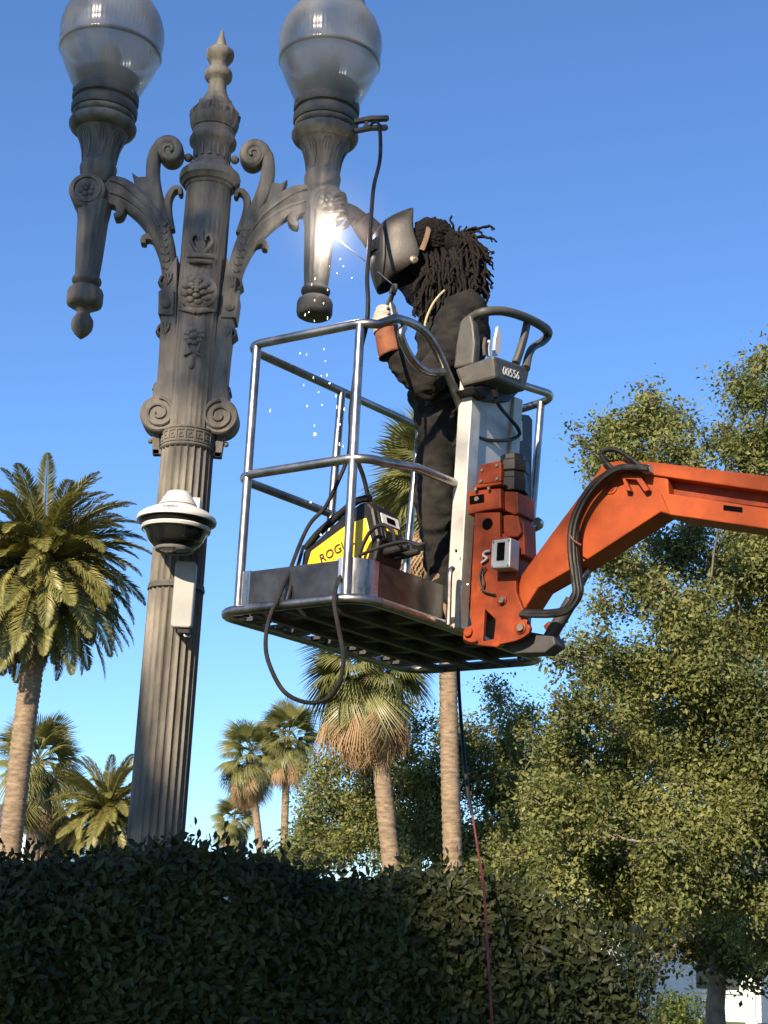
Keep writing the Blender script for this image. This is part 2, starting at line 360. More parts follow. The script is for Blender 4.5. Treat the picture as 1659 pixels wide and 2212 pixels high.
def oak(name, label, base, fork, blobs, leaf, seed, cpm=9, per=16, spread=.2, trunk_r=.3, lm='oak', twigs=22, group=None):
    rr = random.Random(seed); rs = np.random.RandomState(seed)
    t = thing(name, base, label, 'tree', group)
    mb = MB(); base = Vector(base); fork = Vector(fork)
    limb(mb, base - Vector((0, 0, .2)), fork, trunk_r * 1.25, trunk_r * .8, .12, rr, n=12, seg=8)
    mb.build('trunk', M['bark'], t, smooth=True, fix=False)
    P, N, tw = blob_leaves(blobs, cpm, per, spread, leaf, rs)
    mb = MB()
    order = sorted(range(len(blobs)), key=lambda i: (Vector(blobs[i][0]) - fork).length); done = [(fork, 0)]
    for i in order:
        (c, r, d), cc = blobs[i], tw[i]; c = Vector(c); df = (c - fork).length
        par, lev = min(done, key=lambda q: (q[0] - c).length + .25 * (q[0] - fork).length)
        r0 = max(.014, trunk_r * .62 * .62 ** lev); pts = limb(mb, par, c, r0, r0 * .6, .35 * min(1.5, (par - c).length), rr, n=6, seg=7, sag=.12 * r)
        done.append((c, lev + 1))
        for k in range(min(twigs, len(cc))):
            q = Vector(cc[(k * 7) % len(cc)]); limb(mb, pts[rr.choice((4, 5, 6, 7))], q, max(.007, r0 * .25), .004, .3, rr, n=3, seg=4)
    mb.build('branches', M['bark'], t, smooth=True, fix=False)
    vs, fs = leaf_arrays(P, N, leaf, rs)
    me = np_mesh('crown', vs - 0, fs); o = finish('crown', me, M[lm], t); o['kind'] = 'stuff'
    return t
def pxblobs(lst, Y, seed, dj=1.0, grow=1.0):
    rr = random.Random(seed); out = []
    for b in lst:
        x, y, r = b[:3]; dens = b[3] if len(b) > 3 else 1.0
        p = at(x, y, Y + rr.uniform(-dj, dj)); q = r * depth(p) / F; out.append((tuple(p), q * .74, dens))
        for k in range(3):
            a = rr.uniform(0, 6.28); w = rr.uniform(.85, 1.2); out.append((tuple(p + Vector((math.cos(a) * q * w, rr.uniform(-.6, .3) * q, math.sin(a) * q * w * .8))), q * rr.uniform(.28, .45), dens * .8))
    return out

OAK_A = [(1390, 925, 62), (1320, 950, 52), (1440, 905, 48, .8), (1370, 990, 60), (1300, 1020, 36, .8), (1470, 980, 42), (1625, 860, 58), (1655, 780, 44, .7), (1580, 970, 52, .8), (1650, 960, 80),
         (1330, 1215, 52), (1390, 1270, 62), (1470, 1200, 70), (1470, 1330, 85), (1590, 1230, 100), (1680, 1220, 110), (1310, 1310, 34, .7), (1580, 1370, 100), (1690, 1360, 100),
         (1232, 1422, 34), (1285, 1405, 36, .8), (1400, 1440, 70), (1330, 1480, 62), (1500, 1480, 100), (1270, 1530, 56), (1370, 1570, 90), (1620, 1520, 120), (1480, 1630, 110), (1230, 1620, 66),
         (1310, 1680, 90), (1600, 1680, 120), (1700, 1620, 110), (1240, 1740, 90), (1400, 1760, 110), (1540, 1800, 110), (1670, 1790, 100), (1190, 1840, 80), (1300, 1860, 90), (1440, 1890, 90), (1220, 1920, 66), (1340, 1960, 70), (1620, 1930, 80), (1640, 2030, 50)]
pA = at(1560, 1500, 17.0)
oak('oak_tree', 'large live oak with dense olive green crown behind the orange boom', (pA.x + 2.2, 17.6, 0), (pA.x + 1.7, 17.6, 2.8), pxblobs(OAK_A, 17.0, 3, 1.3), .060, 11, cpm=105, per=24, spread=.13, trunk_r=.38)
OAK_B = [(705, 1655, 40, .8), (745, 1600, 36, .7), (690, 1700, 30, .7), (660, 1800, 46), (730, 1740, 60), (800, 1690, 60), (860, 1620, 44, .7), (900, 1570, 34, .6), (890, 1690, 66), (980, 1600, 50, .8), (1010, 1660, 60), (1080, 1510, 34, .7), (1130, 1560, 52),
         (1090, 1620, 56, .8), (1160, 1640, 60), (1080, 1720, 80), (1170, 1740, 80), (640, 1840, 40), (720, 1830, 70), (820, 1780, 80), (930, 1770, 80), (860, 1850, 70), (980, 1840, 80), (1080, 1830, 80), (1170, 1830, 70), (1120, 1900, 70), (1010, 1910, 60)]
pB = at(930, 1750, 34)
oak('oak_tree', 'mid distance live oak with pale bare limbs behind the two tall cabbage palms', (pB.x, 34.5, 0), (pB.x, 34.5, 2.4), pxblobs(OAK_B, 34.0, 5, 2.2), .095, 12, cpm=44, per=20, spread=.2, trunk_r=.42, twigs=20)
OAK_C = [(1480, 1985, 72), (1560, 2005, 75), (1425, 2015, 45), (1625, 2045, 46), (1580, 1960, 60), (1690, 2030, 60), (1505, 2045, 36, .7), (1640, 2105, 34, .7), (1600, 2090, 30, .6), (1405, 2075, 26, .5)]
pC = at(1545, 2150, 21)
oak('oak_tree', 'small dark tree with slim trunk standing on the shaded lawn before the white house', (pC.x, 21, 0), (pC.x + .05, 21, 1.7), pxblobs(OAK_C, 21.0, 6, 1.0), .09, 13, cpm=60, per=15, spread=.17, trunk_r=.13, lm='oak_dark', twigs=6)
# trees behind the camera, out of view, shaped and added to shade the lamp and the hedge
def shade_tree():
    rr = random.Random(21); bl = []
    for (x, y, z, r, d) in SHADE:
        bl.append((tuple(Vector((x, y, z)) + SDIR * rr.uniform(14, 18)), r, d))
    c = Vector(bl[0][0])
    oak('oak_tree', 'leafy oak standing behind the viewer whose crown shades the lamp', (c.x - 4.2, c.y + 2.2, 0), (c.x - 4.2, c.y + 2.2, 5.5), bl, .10, 22, cpm=26, per=14, spread=.2, trunk_r=.4, lm='oak_dark', twigs=3)
SHADE = [(-1.6, 6.9, 5.6, .6, .6), (-.9, 6.9, 4.75, .40, .6), (-.25, 6.9, 5.4, .55, .8), (-.25, 6.9, 4.6, .36, .8), (-1.45, 6.9, 4.9, .40, .6), (-.72, 6.9, 4.1, .28, .8), (-.95, 6.9, 5.35, .22, .5), (-.95, 6.9, 2.1, .25, .4),
         (-2.2, 6.1, 1.4, .9, 2), (-1.3, 6.1, 1.2, .8, 2), (-.4, 6.2, 1.15, .7, 2), (.35, 6.5, 1.1, .6, 1.4), (-1.9, 6.4, 1.85, .5, 2), (-1.25, 6.4, 1.8, .45, 2.2), (-.7, 6.4, 1.75, .42, 2.2), (-.15, 6.5, 1.7, .36, 2), (-2.6, 6.4, 1.8, .5, 2), (1.0, 6.6, .8, .6, .8), (-.6, 6.1, .5, .9, 1), (.6, 6.1, .4, .8, 1), (.6, 6.1, 3.38, .26, .7), (1.4, 5.6, 3.45, .22, .4)]
shade_tree()
for k, (x, y, h) in enumerate(((-13, -9, 7.5), (-1, -9, 8.5), (6, -8, 8), (11, -2, 8), (-14, 4, 6.5))):  # unseen oaks added to keep sky light off the hedge and lamp
    rr = random.Random(50 + k); bl = [((x + rr.uniform(-2.4, 2.4), y + rr.uniform(-2.4, 2.4), h * rr.uniform(.42, .95)), rr.uniform(1.0, 1.7), 1) for _ in range(16)]
    oak('oak_tree', ('unseen broad oak added to block sky light far behind the viewer on the left', 'unseen broad oak added to block sky light straight behind the viewer', 'unseen broad oak added to block sky light behind the viewer to the right', 'unseen broad oak added to block sky light right of the viewer beyond the lift chassis', 'unseen broad oak added to block sky light left of the viewer')[k], (x, y, 0), (x, y, h * .35), bl, .26, 60 + k, cpm=2.6, per=12, spread=.35, trunk_r=.35, lm='oak_dark', twigs=2)
# low sunny shrub by the house
pS = at(1455, 2150, 30)
tb = thing('shrub', (pS.x, 30, 0), 'low yellow green shrub on the lawn in front of the white house', 'shrub')
rs = np.random.RandomState(4); P, N, _ = blob_leaves([((pS.x - .35, 30, .4), .42, 1), ((pS.x + .3, 30, .5), .5, 1), ((pS.x, 29.8, .75), .3, 1)], 40, 12, .1, .07, rs)
vs, fs = leaf_arrays(P, N, .08, rs); o = finish('foliage', np_mesh('foliage', vs, fs), M['shrub'], tb); o['kind'] = 'stuff'

# ------------------------------------------------------------------ palms
def frond_mesh(name, length, droop, rs, nl=46, lw=.030, leaflet=.40, hang=.35, base_up=0.0):
    """pinnate frond along +X, curving down; leaflets both sides"""
    pts = []; p = np.array([0., 0, 0]); ang = base_up; step = length / nl; vs = []; fs = []
    P = []; D = []
    for i in range(nl + 1):
        P.append(p.copy()); d = np.array([math.cos(ang), 0, math.sin(ang)]); D.append(d); p = p + d * step; ang -= droop / nl * (0.5 + i / nl)
    for i in range(nl):                                  # rachis, a three sided bar
        r0, r1 = .028 * (1 - i / nl) + .004, .028 * (1 - (i + 1) / nl) + .004; o_ = len(vs)
        for (q, r_) in ((P[i], r0), (P[i + 1], r1)):
            vs += [q + np.array([0, r_, 0]), q + np.array([0, -r_, 0]), q + np.array([0, 0, -r_ * 1.2])]
        fs += [(o_, o_ + 3, o_ + 4), (o_, o_ + 4, o_ + 1), (o_ + 1, o_ + 4, o_ + 5), (o_ + 1, o_ + 5, o_ + 2), (o_ + 2, o_ + 5, o_ + 3), (o_ + 2, o_ + 3, o_)]
    for i in range(8, nl * 3):
        t = i / (nl * 3); j = min(int(t * nl), nl - 1); f_ = t * nl - j; q = P[j] * (1 - f_) + P[j + 1] * f_; d = D[j]
        ll = leaflet * (math.sin(math.pi * min(1, t * .92 + .1)) ** .55) * rs.uniform(.85, 1.1)
        nrm = np.array([-d[2], 0, d[0]])
        for s in (-1, 1):
            side = np.array([0, s, 0.]); dirv = d * .75 + side * rs.uniform(.7, .95) + nrm * rs.uniform(.05, .45) - np.array([0, 0, hang * rs.uniform(.3, 1)])
            dirv /= np.linalg.norm(dirv); w = np.cross(dirv, nrm); w = w / np.linalg.norm(w) * lw * .5; o_ = len(vs)
            tip = q + dirv * ll - np.array([0, 0, ll * hang * .35])
            mid = q + dirv * ll * .5
            vs += [q, mid + w, tip, mid - w]; fs += [(o_, o_ + 1, o_ + 2), (o_, o_ + 2, o_ + 3)]
    return np_mesh(name, np.array(vs), np.array(fs))
def fan_mesh(name, petiole, rad, rs, segs=34, spread_=R(150), droop=.5, split=.45):
    """costapalmate fan leaf: stalk along +X then folded segments with drooping tips"""
    vs = []; fs = []
    o_ = 0; pr = .016
    for k in range(4):
        x0, x1 = petiole * k / 4, petiole * (k + 1) / 4; z0, z1 = -.10 * petiole * (k / 4) ** 2, -.10 * petiole * ((k + 1) / 4) ** 2; o_ = len(vs)
        for (x, z) in ((x0, z0), (x1, z1)): vs += [(x, pr, z), (x, -pr, z), (x, 0, z - pr)]
        fs += [(o_, o_ + 3, o_ + 4), (o_, o_ + 4, o_ + 1), (o_ + 1, o_ + 4, o_ + 5), (o_ + 1, o_ + 5, o_ + 2), (o_ + 2, o_ + 5, o_ + 3), (o_ + 2, o_ + 3, o_)]
    c = np.array([petiole, 0, -.10 * petiole])
    for i in range(segs):
        a = -spread_ / 2 + spread_ * (i + .5) / segs; da = spread_ / segs * .5
        L_ = rad * (1 - .28 * (abs(a) / (spread_ / 2)) ** 2) * rs.uniform(.88, 1.08)
        def pt(rf, aa, dz=0):
            r_ = L_ * rf; fold = -.35 * abs(math.sin(aa)) * r_ * .6
            return c + np.array([r_ * math.cos(aa), r_ * math.sin(aa), fold - droop * L_ * rf ** 2.4 + dz - .12 * r_])
        o_ = len(vs)
        vs += [tuple(c), tuple(pt(.5, a - da)), tuple(pt(.5, a, .03 * rad)), tuple(pt(.5, a + da)), tuple(pt(.78, a - da * .55)), tuple(pt(.78, a + da * .55)), tuple(pt(1.0, a + rs.uniform(-da, da)))]
        fs += [(o_, o_ + 1, o_ + 2), (o_, o_ + 2, o_ + 3), (o_ + 1, o_ + 4, o_ + 2), (o_ + 2, o_ + 4, o_ + 5), (o_ + 2, o_ + 5, o_ + 3), (o_ + 4, o_ + 6, o_ + 5)]
    return np_mesh(name, np.array([tuple(v) for v in vs]), np.array(fs))
def palm_trunk(parent, base, top, r0, r1, ring, seed, bulge=None):
    rr = random.Random(seed); base = Vector(base); top = Vector(top); n = max(12, int((top - base).length / ring)); pts = []; rad = []
    side = Vector((rr.uniform(-1, 1), rr.uniform(-1, 1), 0)) * .12
    for i in range(n + 1):
        t = i / n; p = base.lerp(top, t) + side * math.sin(math.pi * t * 1.3)
        for (dt, k) in ((0, 1.06), (.55, .97)):
            if i == n and dt: break
            q = base.lerp(top, (i + dt) / n) + side * math.sin(math.pi * (i + dt) / n * 1.3)
            pts.append(q); b = r0 * (1 - t) + r1 * t
            if bulge: b *= 1 + bulge * math.exp(-((t - .97) / .05) ** 2)
            rad.append(b * k * rr.uniform(.985, 1.02))
    mb = MB(); mb.tube(pts, rad, n=16); return mb.build('trunk', M['palm_trunk'], parent, smooth=True, fix=False, angle=70)
def place(me, parent, loc, az, el, roll, s, name, mt):
    if not me.materials: me.materials.append(mt)
    o = bpy.data.objects.new(name, me); COL.objects.link(o); o.parent = parent
    o.matrix_local = Matrix.Translation(Vector(loc) - parent.location) @ Matrix.Rotation(az, 4, 'Z') @ Matrix.Rotation(-el, 4, 'Y') @ Matrix.Rotation(roll, 4, 'X') @ Matrix.Scale(s, 4)
    return o
_rs = np.random.RandomState(33)
FRONDS = [frond_mesh('frond', 2.6, dr, _rs, hang=hg) for dr, hg in ((.7, .15), (1.0, .25), (1.4, .35), (1.8, .5), (1.1, .35))]
DRYFR = [frond_mesh('dry_frond', 2.2, dr, _rs, nl=30, hang=1.0, leaflet=.26) for dr in (.5, .9)]
FANS = [fan_mesh('fan_leaf', .55, .75, _rs, droop=d, spread_=R(sp)) for d, sp in ((.25, 170), (.45, 160), (.7, 150), (.9, 140))]
DRYFANS = [fan_mesh('dry_fan_leaf', .5, .75, _rs, segs=24, droop=d, spread_=R(sp)) for d, sp in ((.5, 55), (.8, 75), (.6, 95))]
def date_palm(base, crown, label, size, n, ndry, seed, r0, r1):
    rr = random.Random(seed); t = thing('date_palm', base, label, 'palm tree')
    palm_trunk(t, base, crown, r0, r1, .11, seed, bulge=.18)
    for i in range(n):
        f = (i + .5) / n; el = R(86) - f ** .85 * R(142); az = i * 2.39996 + rr.uniform(-.25, .25)
        k = min(4, max(0, int(1 + 2.0 * math.cos(el) + rr.uniform(-1, 1)))) if el > R(-12) else rr.choice((0, 0, 1))
        up = Vector((0, 0, (.35 - f * .75) * size * .55))
        place(FRONDS[k], t, Vector(crown) + up + Vector((math.cos(az), math.sin(az), 0)) * .12 * size, az, el, rr.uniform(-.5, .5), size * rr.uniform(.85, 1.08), 'frond', M['date'])
    for i in range(ndry):
        az = i * 2.39996 + 1; place(DRYFR[i % 2], t, Vector(crown) + Vector((math.cos(az) * .15, math.sin(az) * .15, -.3 * size)), az, R(-68) + rr.uniform(-.25, .2), rr.uniform(-.5, .5), size * rr.uniform(.8, 1.05), 'dry_frond', M['date_dry'])
    return t
def fan_palm(base, crown, label, size, n, ndry, seed, r0, r1, grp=None, el_lo=R(-55)):
    rr = random.Random(seed); t = thing('cabbage_palm', base, label, 'palm tree', grp)
    palm_trunk(t, base, crown, r0, r1, .12, seed)
    for i in range(n):
        f = (i + .5) / n; el = R(80) + (el_lo - R(80)) * f ** .9; az = i * 2.39996 + rr.uniform(-.3, .3)
        k = min(3, max(0, int(f * 3.2 + rr.uniform(-.8, .8))))
        place(FANS[k], t, Vector(crown) + Vector((0, 0, (.25 - f * .5) * size)), az, el, rr.uniform(-.7, .7), size * rr.uniform(.85, 1.12), 'fan_leaf', M['fan'])
    for i in range(ndry):
        az = i * 2.39996 + .5; place(DRYFANS[i % 3], t, Vector(crown) + Vector((math.cos(az) * .1, math.sin(az) * .1, (-.12 - .25 * rr.random()) * size)), az, R(-64) + rr.uniform(-.3, .5), rr.uniform(-.7, .7), size * rr.uniform(.85, 1.3), 'dry_fan_leaf', M['fan_dry'])
    return t
def pole(xb, yb, xt, yt, Y):                            # trunk foot on the ground and crown centre
    a = at(xb, yb, Y); b = at(xt, yt, Y); d = b - a
    foot = a + d * (-a.z / d.z) if abs(d.z) > .1 else a
    return (foot.x, Y, 0), (b.x, Y, b.z)
b, c = pole(28, 1850, 92, 1225, 32); date_palm(b, c, 'tall date palm with full drooping crown at the left edge of the picture', .95, 150, 26, 1, .225, .24)
b, c = pole(232, 1990, 230, 1752, 46); date_palm(b, c, 'short date palm with arching fronds just left of the lamp column', .78, 80, 12, 2, .34, .34)
g_ = 'cabbage palms'
b, c = pole(855, 1890, 798, 1436, 30); fan_palm(b, c, 'leaning cabbage palm with thick brown skirt of dead leaves below the lift basket', 1.08, 72, 90, 3, .185, .16)
b, c = pole(985, 1870, 958, 1060, 30); fan_palm(b, c, 'tallest cabbage palm whose crown shows behind the welder and whose trunk drops below the basket', 1.3, 86, 60, 4, .19, .165, el_lo=R(-65))
b, c = pole(561, 1840, 540, 1635, 66); fan_palm(b, c, 'distant cabbage palm, left of the close pair of slim trunked palms', 1.2, 56, 34, 5, .17, .15)
b, c = pole(608, 1860, 624, 1595, 66); fan_palm(b, c, 'distant cabbage palm, right and taller of the close pair of slim trunked palms', 1.2, 56, 34, 6, .17, .15)
b, c = pole(508, 1880, 506, 1772, 100); fan_palm(b, c, 'farthest and smallest cabbage palm with low round crown', 1.25, 44, 20, 7, .2, .18)
b, c = pole(75, 1860, 82, 1655, 48); fan_palm(b, c, 'cabbage palm with round crown half hidden behind the date palm trunk', 1.15, 56, 26, 8, .19, .17)
b, c = pole(120, 1900, 122, 1750, 50); fan_palm(b, c, 'short cabbage palm with brown dead leaves between the two date palms', 1.0, 30, 44, 9, .19, .17)

# ------------------------------------------------------------------ buildings
def house(name, label, corner, w, d, h, boards, wallm, wins, columns=0, roofh=1.6):
    t = thing(name, corner, label, 'house'); x0, y0, _ = corner
    MB().box((x0 + w / 2, y0 + d / 2, h / 2), w / 2, d / 2, h / 2).build('wall', M[wallm], t)
    if boards:
        n = int(h / .16); mb = MB(); mb.prism([(x0 - .01, y0 - .012, 0), (x0 - .01, y0 - .045, 0), (x0 - .01, y0 - .02, .165), (x0 - .01, y0 - .012, .165)], (w + .02, 0, 0))
        first = None
        for i in range(n):
            if first is None: first = mb.build('siding_board', M[wallm], t)
            else:
                q = first.copy(); COL.objects.link(q); q.parent = t; q.location = first.location + Vector((0, 0, .16 * i))
    mb = MB(); e = .5
    mb.prism([(x0 - e, y0 - e - (1.4 if columns else 0), h), (x0 - e, y0 + d + e, h), (x0 - e, y0 + d / 2, h + roofh)], (w + 2 * e, 0, 0)); mb.build('roof', M['roof'], t)
    for (wx, wz, ww, wh) in wins:
        fr_ = MB()
        fr_.box((x0 + wx, y0 - .06, wz + wh / 2), ww / 2 + .08, .05, wh / 2 + .08); fo = fr_.build('window', M[wallm], t)
        MB().box((x0 + wx - ww / 4 - .01, y0 - .115, wz + wh / 2), ww / 4 - .02, .01, wh / 2 - .03).build('pane', M['window'], fo)
        MB().box((x0 + wx + ww / 4 + .01, y0 - .115, wz + wh / 2), ww / 4 - .02, .01, wh / 2 - .03).build('pane', M['window'], fo)
    for i in range(columns):
        cx_ = x0 + .3 + (w - .6) * i / (columns - 1)
        MB().lathe([(.17, 0), (.17, .12), (.12, .16), (.105, h - .3), (.12, h - .18), (.17, h - .14), (.17, h)], (cx_, y0 - 1.5, 0), n=14).build('column', M[wallm], t, smooth=True)
    return t
p1 = at(1360, 2180, 44)
house('white_house', 'white clapboard house with porch columns beyond the small dark tree', (p1.x, 44, 0), 14, 8, 3.4, True, 'siding', [(2.4, .8, 1.2, 1.7), (5.4, .8, 1.2, 1.7), (8.4, .8, 1.2, 1.7), (11.4, .8, 1.2, 1.7)], columns=6)
p2 = at(78, 1800, 64)
house('white_building', 'plain white stucco building behind the date palm trunk at far left', (p2.x - 16, 64, 0), 15.6, 9, 5.6, False, 'plaster', [(3, 1, 1.3, 1.7), (6.5, 1, 1.3, 1.7), (10, 1, 1.3, 1.7), (13.5, 1, 1.3, 1.7)], roofh=1.2)

# ------------------------------------------------------------------ hedge
HT = [(-400, 1880), (0, 1868), (150, 1862), (250, 1848), (400, 1828), (520, 1848), (620, 1872), (700, 1900), (790, 1912), (880, 1892), (950, 1890), (1000, 1898), (1100, 1918), (1200, 1958), (1260, 2010), (1320, 2085), (1362, 2160), (1385, 2230), (1400, 2290)]
def hedge_crest(x):
    for (a, ya), (b, yb) in zip(HT, HT[1:]):
        if a <= x <= b:
            y = ya + (yb - ya) * (x - a) / (b - a); break
    else: y = HT[-1][1] if x > 0 else HT[0][1]
    s = min(1, max(0, (x - 420) / 560)); s = s * s * (3 - 2 * s)
    return at(x, y, 6.42 + .55 * s)
def make_hedge():
    rs = np.random.RandomState(9); xs = np.linspace(-400, 1398, 120); crest = [hedge_crest(x) for x in xs]
    t = thing('hedge', (crest[60].x, crest[60].y + .3, 0), 'clipped dark green hedge across the foreground with the lamp column rising out of it', 'hedge')
    # woody core under the leaves
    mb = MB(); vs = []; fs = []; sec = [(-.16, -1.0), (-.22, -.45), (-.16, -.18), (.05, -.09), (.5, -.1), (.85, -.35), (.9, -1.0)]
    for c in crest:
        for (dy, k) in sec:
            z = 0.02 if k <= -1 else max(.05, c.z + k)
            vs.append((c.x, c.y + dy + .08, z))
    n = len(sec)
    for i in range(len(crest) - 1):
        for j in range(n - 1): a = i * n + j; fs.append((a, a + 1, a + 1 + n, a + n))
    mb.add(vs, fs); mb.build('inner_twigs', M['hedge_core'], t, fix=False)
    P = []; N = []
    def samp(k, fn):
        for _ in range(k):
            i = rs.uniform(0, len(crest) - 1.001); j = int(i); c = crest[j].lerp(crest[j + 1], i - j); p, nn = fn(c); P.append(p); N.append(nn)
    def bumpy(p): return noise.noise(Vector(p) * 2.6) * .07 + noise.noise(Vector(p) * 7) * .035
    def front(c):
        h = rs.uniform(0, 1) ** 1.15 * .95; z = c.z - .03 - h; q = -.16 - .16 * min(1, h / .3) ** .6; p = np.array([c.x, c.y + q, z]); b = bumpy(p)
        return p + np.array([0, -b - abs(rs.normal()) * .03 + .09 * rs.uniform(0, 1) ** 2, rs.normal() * .02]), np.array([rs.normal() * .55, -1.0 + rs.normal() * .5, .35 + rs.normal() * .55])
    def top(c):
        d = rs.uniform(-.2, .8); z = c.z - .02 - .06 * ((d - .25) / .5) ** 2; p = np.array([c.x, c.y + d, z]); b = bumpy(p)
        return p + np.array([0, 0, b * .8 + abs(rs.normal()) * .022 - .03]), np.array([rs.normal() * .8, rs.normal() * .8 - .2, .8 + rs.normal() * .4])
    def low(c):
        z = rs.uniform(.03, max(.1, c.z - .85)); p = np.array([c.x, c.y - .34, z]); return p + np.array([0, -bumpy(p) + rs.normal() * .03, 0]), np.array([rs.normal() * .6, -1 + rs.normal() * .5, rs.normal() * .6])
    def shoot(c):
        d = rs.uniform(-.15, .3); p = np.array([c.x, c.y + d, c.z + abs(rs.normal()) * .045]); return p, np.array([rs.normal(), -.6 + rs.normal() * .6, .25 * rs.normal()])
    def end(c):
        p = np.array([crest[-1].x - .30 * rs.uniform(0, 1) ** 2 + .03, crest[-1].y + rs.uniform(-.25, .8), rs.uniform(.05, 1.75)]); b = bumpy(p)
        return p + np.array([b, 0, 0]), np.array([1 + rs.normal() * .5, rs.normal() * .6 - .2, rs.normal() * .6])
    samp(56000, front); samp(28000, top); samp(9000, low); samp(800, shoot); samp(5000, end)
    P = np.array(P); N = np.array(N)
    # the largest showing leaves are leaves of their own
    sizes = rs.uniform(.75, 1.25, len(P)); score = -P[:, 1] + (np.abs(P[:, 0]) < 1.6) * 1.0 + (P[:, 2] > 1.3) * 1.0 + rs.uniform(0, .25, len(P))
    pick = np.argsort(-score)[:1500]; pick = pick[rs.permutation(len(pick))[:290]]; mask = np.ones(len(P), bool); mask[pick] = False
    vs, fs = leaf_arrays(P[mask], N[mask], .042, rs, 'leaf')
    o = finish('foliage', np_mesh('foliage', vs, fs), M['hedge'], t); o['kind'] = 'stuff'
    v1, f1 = leaf_arrays(np.zeros((1, 3)), np.array([[0., 0, 1]]), .052, np.random.RandomState(1), 'leaf'); lm = np_mesh('leaf', v1, f1); lm.materials.append(M['hedge'])
    for k in pick:
        q = bpy.data.objects.new('leaf', lm); COL.objects.link(q); q.parent = t
        nn = Vector(N[k]).normalized(); q.matrix_local = Matrix.Translation(Vector(P[k]) - t.location) @ nn.to_track_quat('Z', 'X').to_matrix().to_4x4() @ Matrix.Rotation(rs.uniform(0, 6.28), 4, 'Z') @ Matrix.Scale(rs.uniform(.8, 1.15), 4)
    # bare upright shoots
    for (a, b_) in (((945, 2212), (957, 2085)), ((1130, 2190), (1141, 2110)), ((445, 1830), (452, 1800)), ((472, 1818), (462, 1798)), ((520, 1840), (512, 1806))):
        p, q = at(*a, hedge_crest(a[0]).y - .38), at(*b_, hedge_crest(b_[0]).y - .3)
        MB().tube([p, p.lerp(q, .5) + Vector((.012, 0, 0)), q], [.0045, .0035, .002], n=5).build('shoot', M['hedge_core'], t, smooth=True)
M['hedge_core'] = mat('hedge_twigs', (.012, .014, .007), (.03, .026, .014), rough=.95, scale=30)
make_hedge()

# ------------------------------------------------------------------ street lamp
YL = 6.9; XL = -.938
def axx(y): return 485.7 - .08125 * y
def prof(lst, ax=axx, Y=YL):
    out = []
    for (y, r) in lst:
        p = at(ax(y), y, Y); out.append((r * depth(p) / F, p.z))
    return sorted(out, key=lambda q: q[1]) if False else out
def LP(x, y, dy=0):
    p = at(x, y, YL); return Vector((p.x, YL + dy, p.z))
lamp = thing('street_lamp', (XL, YL, 0), 'ornate twin globe street lamp on fluted stone coloured column', 'street lamp')
C0 = (XL, YL, 0)
# fluted column
def flute(n, d):
    return lambda a, h: 1 - d * abs(math.cos(a * n / 2)) ** .7
z_band0 = at(402, 977, YL).z; z_seam = at(385, 1268, YL).z; z_up = at(449, 405, YL).z; z_bandtop = at(405, 934, YL).z
mb = MB(); mb.lathe([(.126, 0.0), (.126, z_seam - .012), (.126, z_seam - .01)], C0, n=192, mod=flute(24, .085)); col_o = mb.build('column', M['stone'], lamp, smooth=True, angle=60)
MB().lathe([(.1265, z_seam - .012), (.1285, z_seam - .008), (.1285, z_seam + .004), (.126, z_seam + .008)], C0, n=64).build('seam_ring', M['stone_dark'], col_o, smooth=True)
MB().lathe([(.124, z_seam + .006), (.1225, z_band0 + .02)], C0, n=192, mod=flute(24, .085)).build('column', M['stone'], lamp, smooth=True, angle=60)
MB().lathe([(.123, z_band0), (.129, z_band0 + .006), (.129, z_band0 + .012), (.1245, z_band0 + .016), (.1245, z_bandtop - .016), (.129, z_bandtop - .012), (.129, z_bandtop - .004), (.118, z_bandtop)], C0, n=64).build('key_band', M['stone'], lamp, smooth=True)
kb = MB()                                               # greek key relief round the band
zk = (z_band0 + z_bandtop) / 2; hk = (z_bandtop - z_band0) * .5 - .02
def arcbox(mb, a0, a1, z0, z1, r0, r1):
    vs = []
    k = 3
    for i in range(k + 1):
        a = a0 + (a1 - a0) * i / k
        for r_ in (r0, r1):
            for z in (z0, z1): vs.append((XL + r_ * math.sin(a), YL - r_ * math.cos(a), z))
    fs = []
    for i in range(k):
        o_ = i * 4; fs += [(o_ + 2, o_ + 3, o_ + 7, o_ + 6), (o_ + 1, o_ + 5, o_ + 7, o_ + 3), (o_, o_ + 2, o_ + 6, o_ + 4), (o_, o_ + 4, o_ + 5, o_ + 1)]
    fs += [(0, 1, 3, 2), (k * 4, k * 4 + 2, k * 4 + 3, k * 4 + 1)]
    mb.add(vs, fs)
st = 2 * math.pi / 18
for i in range(18):
    a = i * st; q = .007
    arcbox(kb, a, a + st * .8, zk + hk - q, zk + hk, .124, .1285); arcbox(kb, a, a + st * .12, zk - hk, zk + hk - q, .124, .1285)
    arcbox(kb, a + st * .3, a + st * .8, zk - hk * .45, zk - hk * .45 + q, .124, .1285); arcbox(kb, a + st * .3, a + st * .42, zk - hk * .45, zk + hk * .35, .124, .1285)
    arcbox(kb, a + st * .12, a + st, zk - hk, zk - hk + q, .124, .1285); arcbox(kb, a + st * .3, a + st * .62, zk + hk * .15, zk + hk * .15 + q, .124, .1285)
kb.build('key_relief', M['stone'], lamp)
MB().lathe([(.1145, z_bandtop - .01), (.1125, z_up + .01)], C0, n=160, mod=flute(28, .035)).build('upper_column', M['stone'], lamp, smooth=True, angle=60)
